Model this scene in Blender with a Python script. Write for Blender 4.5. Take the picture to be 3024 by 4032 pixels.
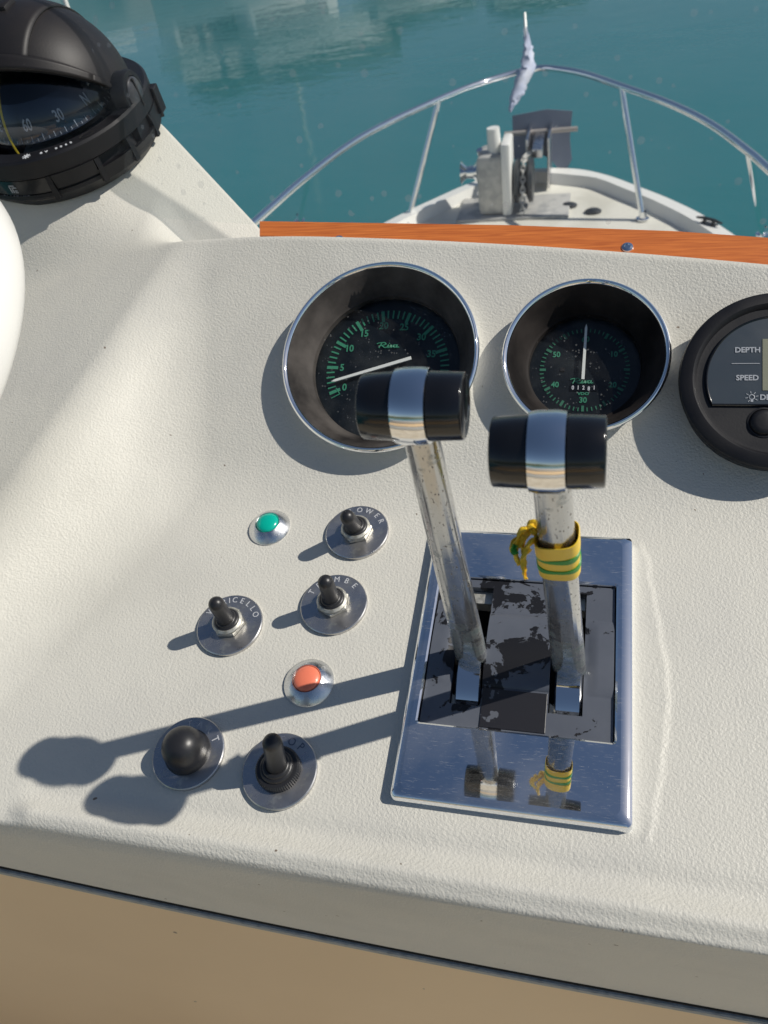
import bpy, bmesh, math, random
import numpy as np
from mathutils import Matrix, Vector
random.seed(7)
R = math.radians
for o in list(bpy.data.objects):
    bpy.data.objects.remove(o)
S = bpy.context.scene
C = S.collection

# ------------------------------------------------------------------ frames
# Panel frame (u right, v up the lower panel, w out of it); the panel is tilted 11 deg towards the helm.
TILT = R(11)
MP = Matrix(((1, 0, 0, 0), (0, math.cos(TILT), -math.sin(TILT), 0), (0, math.sin(TILT), math.cos(TILT), 0), (0, 0, 0, 1)))
FPX = 3120.0
e1 = Vector((0.96876239, 0.04132834, -0.24452281))
e2 = Vector((0.17874786, -0.7998345, 0.57298689))
e3 = Vector((-0.17189718, -0.59879607, -0.78223693))
EM = Matrix((e1, e2, e3))            # camera space (x right, y down, z ahead) -> panel frame
CAM = Vector((0.09098585, -0.11601801, 0.40420773))

def ray(px, py):
    return EM @ Vector(((px - 1512) / FPX, (py - 2016) / FPX, 1.0))
def hit(px, py, q, n):
    r = ray(px, py); q = Vector(q); n = Vector(n)
    return CAM + r * ((q - CAM).dot(n) / r.dot(n))
def on1(px, py, w=0.0):
    return hit(px, py, (0, 0, w), (0, 0, 1))
B2 = R(25)
n2 = Vector((0, -math.sin(B2), math.cos(B2))); t2 = Vector((0, math.cos(B2), math.sin(B2))); q2 = Vector((0, .194, 0))
def on2(px, py, h=0.0):
    return hit(px, py, q2 + n2 * h, n2)
def world(p):
    return MP @ Vector(p)
def hitz(px, py, z):
    c = world(CAM); r = MP.to_3x3() @ ray(px, py)
    return c + r * ((z - c.z) / r.z)
def at_depth(px, py, d):
    return world(CAM + ray(px, py) * d)

# ------------------------------------------------------------------ camera
cd = bpy.data.cameras.new('camera'); cam = bpy.data.objects.new('camera', cd); C.objects.link(cam)
cd.sensor_fit = 'VERTICAL'; cd.sensor_height = 24; cd.sensor_width = 18
cd.lens = FPX / 4032 * 24
cd.clip_start = .02; cd.clip_end = 3000
W3 = MP.to_3x3()
cx = W3 @ (EM @ Vector((1, 0, 0))); cy = W3 @ (EM @ Vector((0, -1, 0))); cz = W3 @ (EM @ Vector((0, 0, -1)))
m = Matrix.Identity(4)
for i in range(3):
    m[i][0] = cx[i]; m[i][1] = cy[i]; m[i][2] = cz[i]; m[i][3] = world(CAM)[i]
cam.matrix_world = m
cd.dof.use_dof = True; cd.dof.focus_distance = .46; cd.dof.aperture_fstop = 11
S.camera = cam

# ------------------------------------------------------------------ light
SUN = (W3 @ Vector((.70, .25, .665))).normalized()
wd = bpy.data.worlds.new('World'); S.world = wd; wd.use_nodes = True
nt = wd.node_tree; nt.nodes.clear()
sky = nt.nodes.new('ShaderNodeTexSky'); sky.sky_type = 'NISHITA'; sky.sun_disc = False
sky.sun_elevation = math.asin(SUN.z); sky.sun_rotation = math.atan2(SUN.x, SUN.y)
sky.air_density = 1.0; sky.dust_density = .6; sky.ozone_density = 1.5
bg = nt.nodes.new('ShaderNodeBackground'); bg.inputs[1].default_value = .064
wo = nt.nodes.new('ShaderNodeOutputWorld')
nt.links.new(sky.outputs[0], bg.inputs[0]); nt.links.new(bg.outputs[0], wo.inputs[0])
sl = bpy.data.lights.new('sun', 'SUN'); sl.energy = 4.1; sl.angle = R(.55); sl.color = (1, .95, .87)
so = bpy.data.objects.new('sun', sl); C.objects.link(so)
so.rotation_euler = SUN.to_track_quat('Z', 'Y').to_euler()
S.view_settings.view_transform = 'Standard'; S.view_settings.look = 'None'
S.view_settings.exposure = 0; S.view_settings.gamma = 1

# ------------------------------------------------------------------ materials
MATS = {}
def mat(name, col, rough=.5, metal=0, ior=1.5, coat=0, spec=.5, bump=None, mix=None, alpha=1, rmix=None):
    """bump: list of (scale, strength, distance, detail); mix: (color2, scale, lo, hi, detail); rmix: (rough2, scale, lo, hi)"""
    if name in MATS: return MATS[name]
    M = bpy.data.materials.new(name); M.use_nodes = True; t = M.node_tree; p = t.nodes['Principled BSDF']
    p.inputs['Base Color'].default_value = (*col, 1); p.inputs['Roughness'].default_value = rough
    p.inputs['Metallic'].default_value = metal; p.inputs['IOR'].default_value = ior
    p.inputs['Coat Weight'].default_value = coat; p.inputs['Specular IOR Level'].default_value = spec
    p.inputs['Coat Roughness'].default_value = .06
    tc = t.nodes.new('ShaderNodeTexCoord')
    def noise(scale, detail=3, rough_=.55, dist=0):
        n = t.nodes.new('ShaderNodeTexNoise'); n.inputs['Scale'].default_value = scale
        n.inputs['Detail'].default_value = detail; n.inputs['Roughness'].default_value = rough_; n.inputs['Distortion'].default_value = dist
        t.links.new(tc.outputs['Object'], n.inputs['Vector']); return n
    def ramp(src, lo, hi):
        r = t.nodes.new('ShaderNodeMapRange'); r.inputs['From Min'].default_value = lo; r.inputs['From Max'].default_value = hi
        t.links.new(src, r.inputs['Value']); return r
    if mix:
        base = p.inputs['Base Color'].default_value[:]
        last = None
        for (c2, sc, lo, hi, de) in (mix if isinstance(mix, list) else [mix]):
            r = ramp(noise(sc, de).outputs['Fac'], lo, hi)
            mx = t.nodes.new('ShaderNodeMix'); mx.data_type = 'RGBA'
            mx.inputs['A'].default_value = base; mx.inputs['B'].default_value = (*c2, 1)
            if last: t.links.new(last, mx.inputs['A'])
            t.links.new(r.outputs[0], mx.inputs['Factor']); last = mx.outputs['Result']
        t.links.new(last, p.inputs['Base Color'])
    if rmix:
        r2, sc, lo, hi = rmix
        r = ramp(noise(sc, 5).outputs['Fac'], lo, hi)
        r.inputs['To Min'].default_value = rough; r.inputs['To Max'].default_value = r2
        t.links.new(r.outputs[0], p.inputs['Roughness'])
    if bump:
        prev = None
        for (sc, st, di, de) in bump:
            b = t.nodes.new('ShaderNodeBump'); b.inputs['Strength'].default_value = st; b.inputs['Distance'].default_value = di
            t.links.new(noise(sc, de).outputs['Fac'], b.inputs['Height'])
            if prev: t.links.new(prev.outputs[0], b.inputs['Normal'])
            prev = b
        t.links.new(prev.outputs[0], p.inputs['Normal'])
    MATS[name] = M
    return M

def gelcoat():
    M = mat('cream_textured_gelcoat', (.615, .597, .53), .5, spec=.38,
            bump=[(45, .08, .004, 2), (640, .45, .0009, 1), (1300, .2, .0006, 2)],
            mix=[((.575, .56, .505), 14, .45, .75, 4), ((.53, .515, .45), 3.5, .55, .75, 6), ((.20, .16, .12), 170, .80, .815, 1)])
    return M
GEL = gelcoat()
GELS = mat('cream_smooth_gelcoat', (.62, .61, .55), .3, bump=[(30, .1, .002, 2)])
CHROME = mat('polished_chrome', (.90, .91, .92), .025, 1, bump=[(40, .02, .002, 3)], rmix=(.10, 60, .5, .8))
def scratched():
    M = mat('scratched_chrome_plate', (.92, .94, .97), .02, 1, rmix=(.06, 25, .45, .75))
    t = M.node_tree; p = t.nodes['Principled BSDF']
    tc = t.nodes.new('ShaderNodeTexCoord'); fac = None
    for i, (ang, sx, sy, sc, th) in enumerate(((.2, 1, 30, 130, .72), (1.25, 1, 40, 120, .70), (1.45, 1, 50, 90, .71), (1.9, 1, 30, 160, .72), (0, 1, 1, 900, .73))):
        mp = t.nodes.new('ShaderNodeMapping'); mp.inputs['Rotation'].default_value = (0, 0, ang); mp.inputs['Scale'].default_value = (sx, sy, 1)
        n = t.nodes.new('ShaderNodeTexNoise'); n.inputs['Scale'].default_value = sc; n.inputs['Detail'].default_value = 2
        t.links.new(tc.outputs['Object'], mp.inputs[0]); t.links.new(mp.outputs[0], n.inputs['Vector'])
        r = t.nodes.new('ShaderNodeMapRange'); r.inputs['From Min'].default_value = th - .02; r.inputs['From Max'].default_value = th + .03
        t.links.new(n.outputs['Fac'], r.inputs['Value'])
        if fac is None: fac = r.outputs[0]
        else:
            a = t.nodes.new('ShaderNodeMath'); a.operation = 'MAXIMUM'; t.links.new(fac, a.inputs[0]); t.links.new(r.outputs[0], a.inputs[1]); fac = a.outputs[0]
    d = t.nodes.new('ShaderNodeBsdfDiffuse'); d.inputs[0].default_value = (.5, .5, .5, 1)
    n = t.nodes.new('ShaderNodeTexNoise'); n.inputs['Scale'].default_value = 22; n.inputs['Detail'].default_value = 7
    t.links.new(tc.outputs['Object'], n.inputs['Vector'])
    r = t.nodes.new('ShaderNodeMapRange'); r.inputs['From Min'].default_value = .42; r.inputs['From Max'].default_value = .75; r.inputs['To Max'].default_value = .16
    t.links.new(n.outputs['Fac'], r.inputs['Value'])
    m1 = t.nodes.new('ShaderNodeMath'); m1.operation = 'MULTIPLY'; m1.inputs[1].default_value = .45; t.links.new(fac, m1.inputs[0])
    m2 = t.nodes.new('ShaderNodeMath'); m2.operation = 'ADD'; t.links.new(m1.outputs[0], m2.inputs[0]); t.links.new(r.outputs[0], m2.inputs[1])
    ms = t.nodes.new('ShaderNodeMixShader'); t.links.new(m2.outputs[0], ms.inputs[0])
    t.links.new(p.outputs[0], ms.inputs[1]); t.links.new(d.outputs[0], ms.inputs[2])
    t.links.new(ms.outputs[0], t.nodes['Material Output'].inputs['Surface'])
    return M
PLATE = scratched()
STEEL = mat('worn_steel', (.62, .62, .64), .2, 1, bump=[(300, .08, .0008, 4)], rmix=(.4, 120, .4, .7))
DISC = mat('brushed_steel_disc', (.55, .55, .56), .16, .9, bump=[(200, .05, .0006, 3)], rmix=(.40, 60, .35, .65), mix=[((.44, .42, .40), 45, .42, .7, 6), ((.62, .60, .54), 200, .6, .7, 3)])
NUT = mat('dull_plated_nut', (.52, .51, .46), .45, .75, rmix=(.6, 300, .4, .6), mix=((.36, .35, .30), 400, .5, .65, 3))
ALU = mat('faceted_aluminium', (.72, .73, .74), .22, 1, rmix=(.4, 250, .4, .7), bump=[(500, .15, .0004, 3)])
RUBBER = mat('black_rubber', (.018, .018, .02), .38, bump=[(500, .08, .0005, 2)])
BLK = mat('black_gloss_plastic', (.006, .006, .007), .13, coat=.3, rmix=(.22, 30, .4, .7))
BLKM = mat('black_matte_plastic', (.007, .007, .009), .45, spec=.4, bump=[(900, .12, .0004, 2)], rmix=(.6, 40, .4, .7))
HOODM = mat('sun_faded_black_plastic', (.012, .011, .012), .5, spec=.35, bump=[(700, .12, .0005, 3)],
            mix=[((.026, .021, .019), 12, .45, .75, 5), ((.09, .09, .09), 300, .76, .82, 2)])
CUP = mat('dusty_black_cup', (.012, .011, .011), .6, spec=.12, mix=[((.10, .090, .082), 22, .32, .68, 5)], bump=[(90, .2, .001, 4)])
CUPR = mat('black_cup', (.006, .005, .005), .6, spec=.12, mix=[((.040, .034, .031), 18, .40, .72, 4)])
DIAL = mat('dark_dial', (.004, .007, .010), .35, mix=[((.012, .016, .017), 60, .5, .75, 5)])
GREENP = mat('green_dial_print', (.04, .23, .135), .5)
GREENP2 = mat('dim_green_dial_print', (.03, .15, .09), .5)
WHITEP = mat('white_print', (.62, .64, .66), .5)
GREYP = mat('grey_print', (.36, .38, .41), .5)
NEEDLE = mat('white_needle', (.72, .74, .70), .4)
ETCH = mat('etched_lettering', (.50, .51, .53), .6)
ETCHD = mat('dark_etched_lettering', (.10, .11, .15), .5)
YEL = mat('yellow_tape', (.84, .56, .03), .42, bump=[(200, .15, .001, 3)], mix=[((.74, .46, .02), 50, .45, .7, 3)])
GRN = mat('green_stripe', (.03, .27, .02), .42)
LAMPG = mat('teal_lens', (.0, .42, .31), .22, coat=.4)
LAMPO = mat('coral_lens', (.85, .215, .12), .35, coat=.2, bump=[(120, .1, .001, 2)])
LENS = mat('slate_display_face', (.045, .058, .072), .3, coat=.3, rmix=(.45, 30, .4, .7))
LCD = mat('lcd_glass', (.22, .23, .17), .25, mix=((.27, .27, .2), 40, .3, .7, 2))
TAN = mat('tan_panel', (.80, .57, .32), .38, mix=[((.75, .525, .29), 3, .4, .7, 3), ((.18, .11, .06), 60, .80, .81, 1)], bump=[(12, .05, .01, 2)])
SEAL = mat('weathered_rubber_seal', (.33, .35, .35), .7, bump=[(400, .6, .0015, 3)], mix=((.24, .26, .26), 160, .45, .65, 3))
GAP = mat('painted_recess_shade', (.004, .004, .004), .8)  # flat black painted in for the shade inside gaps, holes and slots
WHITE = mat('white_gelcoat', (.78, .77, .73), .3, bump=[(12, .05, .01, 2)])
WHEELM = mat('white_wheel_rim', (.76, .75, .71), .32, bump=[(60, .04, .001, 2)])
DECKM = mat('cream_deck', (.72, .70, .62), .55, mix=((.60, .58, .50), 4, .45, .7, 4), bump=[(60, .3, .004, 2)])
GREYM = mat('galvanised_grey', (.50, .49, .46), .5, .1, mix=((.36, .36, .35), 15, .45, .6, 3))
CLOTH = mat('lavender_pennant', (.50, .54, .68), .7, mix=((.6, .62, .7), 9, .45, .6, 3))
DARKM = mat('dark_fitting', (.03, .035, .04), .4)
CANOPY = mat('dark_green_canopy', (.012, .05, .035), .8, mix=((.02, .08, .05), 2, .4, .6, 3))
TEAKM = mat('cream_sole', (.60, .53, .41), .6, mix=((.50, .43, .32), 8, .4, .6, 3))
HILL = mat('hill_green', (.05, .075, .035), .9, mix=((.10, .10, .06), .05, .4, .6, 6))
STONE = mat('quay_stone', (.36, .34, .30), .85, mix=((.25, .24, .21), 2, .4, .6, 5))

def wood():
    M = mat('varnished_mahogany', (.36, .085, .018), .3, coat=.7)
    t = M.node_tree; p = t.nodes['Principled BSDF']
    tc = t.nodes.new('ShaderNodeTexCoord'); mp = t.nodes.new('ShaderNodeMapping'); mp.inputs['Scale'].default_value = (9, 260, 260)
    n = t.nodes.new('ShaderNodeTexNoise'); n.inputs['Scale'].default_value = 3; n.inputs['Detail'].default_value = 6; n.inputs['Distortion'].default_value = .5
    t.links.new(tc.outputs['Object'], mp.inputs[0]); t.links.new(mp.outputs[0], n.inputs['Vector'])
    r = t.nodes.new('ShaderNodeValToRGB'); r.color_ramp.elements[0].position = .32; r.color_ramp.elements[1].position = .68
    r.color_ramp.elements[0].color = (.46, .115, .024, 1); r.color_ramp.elements[1].color = (.68, .20, .042, 1)
    t.links.new(n.outputs['Fac'], r.inputs[0]); t.links.new(r.outputs[0], p.inputs['Base Color'])
    return M
WOOD = wood()

def insert_paint():
    M = mat('flaking_black_paint', (.1, .1, .1), .35)
    t = M.node_tree; p = t.nodes['Principled BSDF']
    tc = t.nodes.new('ShaderNodeTexCoord')
    def nz(sc, de, di, ro=.6):
        n = t.nodes.new('ShaderNodeTexNoise'); n.inputs['Scale'].default_value = sc; n.inputs['Detail'].default_value = de
        n.inputs['Distortion'].default_value = di; n.inputs['Roughness'].default_value = ro
        t.links.new(tc.outputs['Object'], n.inputs['Vector']); return n
    def mr(src, a, b, c=0, d=1):
        r = t.nodes.new('ShaderNodeMapRange'); r.inputs['From Min'].default_value = a; r.inputs['From Max'].default_value = b
        r.inputs['To Min'].default_value = c; r.inputs['To Max'].default_value = d; t.links.new(src, r.inputs['Value']); return r
    a = nz(42, 11, .7, .64)
    flake = mr(a.outputs['Fac'], .535, .542)
    soft = mr(nz(20, 4, 0).outputs['Fac'], .3, .7)
    gc = t.nodes.new('ShaderNodeMix'); gc.data_type = 'RGBA'
    gc.inputs['A'].default_value = (.080, .090, .112, 1); gc.inputs['B'].default_value = (.115, .125, .148, 1)
    t.links.new(soft.outputs[0], gc.inputs['Factor'])
    mx = t.nodes.new('ShaderNodeMix'); mx.data_type = 'RGBA'; mx.inputs['B'].default_value = (.005, .005, .007, 1)
    t.links.new(gc.outputs['Result'], mx.inputs['A']); t.links.new(flake.outputs[0], mx.inputs['Factor'])
    t.links.new(mx.outputs['Result'], p.inputs['Base Color'])
    rr = mr(flake.outputs[0], 0, 1, .28, .45); t.links.new(rr.outputs[0], p.inputs['Roughness'])
    b = t.nodes.new('ShaderNodeBump'); b.invert = True; b.inputs['Distance'].default_value = .0004; b.inputs['Strength'].default_value = .8
    t.links.new(flake.outputs[0], b.inputs['Height']); t.links.new(b.outputs[0], p.inputs['Normal'])
    return M
FLAKE = insert_paint()

def pitted():
    M = mat('pitted_chrome_shaft', (.55, .55, .54), .14, 1, rmix=(.24, 60, .42, .68))
    t = M.node_tree; p = t.nodes['Principled BSDF']
    tc = t.nodes.new('ShaderNodeTexCoord')
    mp = t.nodes.new('ShaderNodeMapping'); mp.inputs['Scale'].default_value = (1, 1, .45); t.links.new(tc.outputs['Object'], mp.inputs[0])
    n = t.nodes.new('ShaderNodeTexNoise'); n.inputs['Scale'].default_value = 900; n.inputs['Detail'].default_value = 2; t.links.new(mp.outputs[0], n.inputs['Vector'])
    r = t.nodes.new('ShaderNodeMapRange'); r.inputs['From Min'].default_value = .64; r.inputs['From Max'].default_value = .70; t.links.new(n.outputs['Fac'], r.inputs['Value'])
    # verdigris gathers near the foot (a real stain, fixed on the shaft)
    sp = t.nodes.new('ShaderNodeSeparateXYZ'); t.links.new(tc.outputs['Object'], sp.inputs[0])
    z = t.nodes.new('ShaderNodeMapRange'); z.inputs['From Min'].default_value = .02; z.inputs['From Max'].default_value = .10; z.inputs['To Min'].default_value = .24; z.inputs['To Max'].default_value = 0
    t.links.new(sp.outputs['Z'], z.inputs['Value'])
    n2_ = t.nodes.new('ShaderNodeTexNoise'); n2_.inputs['Scale'].default_value = 140; n2_.inputs['Detail'].default_value = 7; t.links.new(tc.outputs['Object'], n2_.inputs['Vector'])
    ad = t.nodes.new('ShaderNodeMath'); ad.operation = 'ADD'; t.links.new(n2_.outputs['Fac'], ad.inputs[0]); t.links.new(z.outputs[0], ad.inputs[1])
    r2 = t.nodes.new('ShaderNodeMapRange'); r2.inputs['From Min'].default_value = .60; r2.inputs['From Max'].default_value = .86; t.links.new(ad.outputs[0], r2.inputs['Value'])
    m1 = t.nodes.new('ShaderNodeMix'); m1.data_type = 'RGBA'; m1.inputs['A'].default_value = (.55, .55, .54, 1); m1.inputs['B'].default_value = (.09, .075, .055, 1); t.links.new(r.outputs[0], m1.inputs['Factor'])
    m2 = t.nodes.new('ShaderNodeMix'); m2.data_type = 'RGBA'; m2.inputs['B'].default_value = (.17, .20, .195, 1); t.links.new(m1.outputs['Result'], m2.inputs['A']); t.links.new(r2.outputs[0], m2.inputs['Factor'])
    t.links.new(m2.outputs['Result'], p.inputs['Base Color'])
    mx = t.nodes.new('ShaderNodeMath'); mx.operation = 'MAXIMUM'; t.links.new(r.outputs[0], mx.inputs[0]); t.links.new(r2.outputs[0], mx.inputs[1])
    mt = t.nodes.new('ShaderNodeMapRange'); mt.inputs['To Min'].default_value = .92; mt.inputs['To Max'].default_value = .15; t.links.new(mx.outputs[0], mt.inputs['Value']); t.links.new(mt.outputs[0], p.inputs['Metallic'])
    b = t.nodes.new('ShaderNodeBump'); b.inputs['Strength'].default_value = .25; b.inputs['Distance'].default_value = .0003; b.invert = True
    t.links.new(mx.outputs[0], b.inputs['Height']); t.links.new(b.outputs[0], p.inputs['Normal'])
    return M
PIT = pitted()

def glass(name, tint=(1, 1, 1), dust=0.0, dscale=90, refl=1.0, haze=0.0):
    M = bpy.data.materials.new(name); M.use_nodes = True; t = M.node_tree; t.nodes.clear()
    out = t.nodes.new('ShaderNodeOutputMaterial'); tr = t.nodes.new('ShaderNodeBsdfTransparent'); tr.inputs[0].default_value = (*tint, 1)
    gl = t.nodes.new('ShaderNodeBsdfGlossy'); gl.inputs['Roughness'].default_value = .03
    fr = t.nodes.new('ShaderNodeFresnel'); fr.inputs[0].default_value = 1.45
    mu = t.nodes.new('ShaderNodeMath'); mu.operation = 'MULTIPLY'; mu.inputs[1].default_value = refl
    ge = t.nodes.new('ShaderNodeNewGeometry'); iv = t.nodes.new('ShaderNodeMath'); iv.operation = 'SUBTRACT'; iv.inputs[0].default_value = 1; t.links.new(ge.outputs['Backfacing'], iv.inputs[1])
    m0 = t.nodes.new('ShaderNodeMath'); m0.operation = 'MULTIPLY'; t.links.new(fr.outputs[0], m0.inputs[0]); t.links.new(iv.outputs[0], m0.inputs[1]); t.links.new(m0.outputs[0], mu.inputs[0])
    ms = t.nodes.new('ShaderNodeMixShader'); t.links.new(mu.outputs[0], ms.inputs[0]); t.links.new(tr.outputs[0], ms.inputs[1]); t.links.new(gl.outputs[0], ms.inputs[2])
    last = ms
    if dust:
        tc = t.nodes.new('ShaderNodeTexCoord')
        v = t.nodes.new('ShaderNodeTexVoronoi'); v.inputs['Scale'].default_value = dscale; v.inputs['Randomness'].default_value = 1
        t.links.new(tc.outputs['Object'], v.inputs['Vector'])
        sep = t.nodes.new('ShaderNodeSeparateColor'); t.links.new(v.outputs['Color'], sep.inputs[0])
        th = t.nodes.new('ShaderNodeMath'); th.operation = 'POWER'; th.inputs[1].default_value = 3.5; t.links.new(sep.outputs[0], th.inputs[0])
        th2 = t.nodes.new('ShaderNodeMath'); th2.operation = 'MULTIPLY'; th2.inputs[1].default_value = .34; t.links.new(th.outputs[0], th2.inputs[0])
        ls = t.nodes.new('ShaderNodeMath'); ls.operation = 'LESS_THAN'; t.links.new(v.outputs['Distance'], ls.inputs[0]); t.links.new(th2.outputs[0], ls.inputs[1])
        n = t.nodes.new('ShaderNodeTexNoise'); n.inputs['Scale'].default_value = dscale * .12; n.inputs['Detail'].default_value = 6; t.links.new(tc.outputs['Object'], n.inputs['Vector'])
        nr = t.nodes.new('ShaderNodeMapRange'); nr.inputs['From Min'].default_value = .4; nr.inputs['From Max'].default_value = .8; nr.inputs['To Min'].default_value = haze; nr.inputs['To Max'].default_value = haze * 2.2 + .02
        t.links.new(n.outputs['Fac'], nr.inputs['Value'])
        mm = t.nodes.new('ShaderNodeMath'); mm.operation = 'MULTIPLY'; mm.inputs[1].default_value = dust; t.links.new(ls.outputs[0], mm.inputs[0])
        aa = t.nodes.new('ShaderNodeMath'); aa.operation = 'ADD'; t.links.new(mm.outputs[0], aa.inputs[0]); t.links.new(nr.outputs[0], aa.inputs[1])
        df = t.nodes.new('ShaderNodeBsdfDiffuse'); df.inputs[0].default_value = (.8, .8, .78, 1)
        m2 = t.nodes.new('ShaderNodeMixShader'); t.links.new(aa.outputs[0], m2.inputs[0]); t.links.new(ms.outputs[0], m2.inputs[1]); t.links.new(df.outputs[0], m2.inputs[2]); last = m2
    t.links.new(last.outputs[0], out.inputs['Surface'])
    return M
GLASS = glass('gauge_glass', dust=.10, dscale=520, haze=.003)
CGLASS = glass('compass_dome_glass', tint=(.8, .85, .9), refl=1.5)
SCREEN = glass('spotted_windshield_acrylic', tint=(.97, .985, .98), dust=.18, dscale=110, refl=.6, haze=.036)

def water():
    M = mat('harbour_water', (.03, .15, .17), .04, ior=1.33, spec=.5)
    t = M.node_tree; p = t.nodes['Principled BSDF']
    tc = t.nodes.new('ShaderNodeTexCoord'); prev = None
    for sc, st, di, sy in ((.35, .05, .25, 1.0), (1.3, .09, .08, 1.6), (7, .08, .02, 1.8)):
        mp = t.nodes.new('ShaderNodeMapping'); mp.inputs['Scale'].default_value = (1, sy, 1); mp.inputs['Rotation'].default_value = (0, 0, .35)
        t.links.new(tc.outputs['Object'], mp.inputs[0])
        n = t.nodes.new('ShaderNodeTexNoise'); n.inputs['Scale'].default_value = sc; n.inputs['Detail'].default_value = 2; t.links.new(mp.outputs[0], n.inputs['Vector'])
        b = t.nodes.new('ShaderNodeBump'); b.inputs['Strength'].default_value = st; b.inputs['Distance'].default_value = di
        t.links.new(n.outputs['Fac'], b.inputs['Height'])
        if prev: t.links.new(prev.outputs[0], b.inputs['Normal'])
        prev = b
    t.links.new(prev.outputs[0], p.inputs['Normal'])
    n = t.nodes.new('ShaderNodeTexNoise'); n.inputs['Scale'].default_value = .5; n.inputs['Detail'].default_value = 4; t.links.new(tc.outputs['Object'], n.inputs['Vector'])
    mx = t.nodes.new('ShaderNodeMix'); mx.data_type = 'RGBA'; mx.inputs['A'].default_value = (.026, .150, .165, 1); mx.inputs['B'].default_value = (.036, .170, .186, 1)
    t.links.new(n.outputs['Fac'], mx.inputs['Factor']); t.links.new(mx.outputs['Result'], p.inputs['Base Color'])
    return M
WATER = water()

# ------------------------------------------------------------------ mesh helpers
def obj(name, bm, material, parent=None, smooth=True, angle=35):
    me = bpy.data.meshes.new(name)
    if bm.faces: bmesh.ops.recalc_face_normals(bm, faces=bm.faces)
    bm.to_mesh(me); bm.free()
    if material: me.materials.append(material)
    if smooth:
        me.shade_smooth(); me.set_sharp_from_angle(angle=R(angle))
    o = bpy.data.objects.new(name, me); C.objects.link(o)
    if parent: o.parent = parent
    return o
def tag(o, label=None, cat=None, group=None, kind=None):
    if label: o['label'] = label
    if cat: o['category'] = cat
    if group: o['group'] = group
    if kind: o['kind'] = kind
    return o
def thing(name, label, cat, M, group=None):
    o = bpy.data.objects.new(name, None); C.objects.link(o); o.empty_display_size = .02
    o.matrix_world = M
    return tag(o, label, cat, group)
def frame(p, x=(1, 0, 0), z=(0, 0, 1), rot=0):
    """world matrix of a local frame given in the panel frame"""
    x = Vector(x); z = Vector(z).normalized(); x = (x - z * x.dot(z)).normalized(); y = z.cross(x)
    m = Matrix.Identity(4)
    for i in range(3): m[i][0] = x[i]; m[i][1] = y[i]; m[i][2] = z[i]; m[i][3] = p[i]
    return MP @ m @ Matrix.Rotation(rot, 4, 'Z')
def lathe(prof, seg=64, bm=None, M=None, a0=0, a1=2 * math.pi):
    bm = bm or bmesh.new(); M = M or Matrix.Identity(4)
    full = abs(a1 - a0 - 2 * math.pi) < 1e-6
    rows = []
    cnt = seg if full else seg + 1
    for (r, z) in prof:
        if r < 1e-7: rows.append([bm.verts.new(M @ Vector((0, 0, z)))]); continue
        rows.append([bm.verts.new(M @ Vector((r * math.cos(a0 + (a1 - a0) * i / seg), r * math.sin(a0 + (a1 - a0) * i / seg), z))) for i in range(cnt)])
    for a, b in zip(rows, rows[1:]):
        for i in range(seg):
            j = (i + 1) % cnt
            if len(a) == 1 and len(b) == 1: continue
            if len(a) == 1: bm.faces.new((a[0], b[j], b[i]))
            elif len(b) == 1: bm.faces.new((a[i], a[j], b[0]))
            else: bm.faces.new((a[i], a[j], b[j], b[i]))
    return bm
def box(bm, x0, x1, y0, y1, z0, z1, M=None, bev=0, seg=2):
    M = M or Matrix.Identity(4)
    t = bmesh.new()
    vs = [t.verts.new((x, y, z)) for x in (x0, x1) for y in (y0, y1) for z in (z0, z1)]
    for f in ((0, 1, 3, 2), (4, 6, 7, 5), (0, 4, 5, 1), (2, 3, 7, 6), (0, 2, 6, 4), (1, 5, 7, 3)): t.faces.new([vs[i] for i in f])
    if bev: bmesh.ops.bevel(t, geom=t.edges[:], offset=bev, segments=seg, affect='EDGES', profile=.5)
    merge(bm, t, M)
    return bm
def merge(bm, t, M=None):
    M = M or Matrix.Identity(4)
    mp = {}
    for v in t.verts: mp[v] = bm.verts.new(M @ v.co)
    for f in t.faces:
        try: bm.faces.new([mp[v] for v in f.verts])
        except ValueError: pass
    t.free()
def tube(bm, pts, rad, seg=12, caps=True):
    pts = [Vector(p) for p in pts]; rings = []
    if not hasattr(rad, '__len__'): rad = [rad] * len(pts)
    up = None
    for i, p in enumerate(pts):
        d = (pts[min(i + 1, len(pts) - 1)] - pts[max(i - 1, 0)]).normalized()
        if up is None:
            up = d.orthogonal().normalized()
        up = (up - d * up.dot(d)).normalized(); s = d.cross(up)
        rings.append([bm.verts.new(p + (up * math.cos(2 * math.pi * k / seg) + s * math.sin(2 * math.pi * k / seg)) * rad[i]) for k in range(seg)])
    for a, b in zip(rings, rings[1:]):
        for k in range(seg): bm.faces.new((a[k], a[(k + 1) % seg], b[(k + 1) % seg], b[k]))
    if caps:
        bm.faces.new(rings[0][::-1]); bm.faces.new(rings[-1])
    return bm
def prism(bm, pts2, z0, z1, M=None):
    M = M or Matrix.Identity(4)
    a = [bm.verts.new(M @ Vector((x, y, z0))) for x, y in pts2]; b = [bm.verts.new(M @ Vector((x, y, z1))) for x, y in pts2]
    n = len(pts2)
    bm.faces.new(a[::-1]); bm.faces.new(b)
    for i in range(n): bm.faces.new((a[i], a[(i + 1) % n], b[(i + 1) % n], b[i]))
    return bm
def catmull(pts, n=8):
    pts = [Vector(p) for p in pts]; P = [pts[0] * 2 - pts[1]] + pts + [pts[-1] * 2 - pts[-2]]; out = []
    for i in range(1, len(P) - 2):
        for k in range(n):
            t = k / n; a, b, c, d = P[i - 1:i + 3]
            out.append(.5 * ((2 * b) + (c - a) * t + (2 * a - 5 * b + 4 * c - d) * t * t + (3 * b - a - 3 * c + d) * t ** 3))
    out.append(pts[-1]); return out
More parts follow.
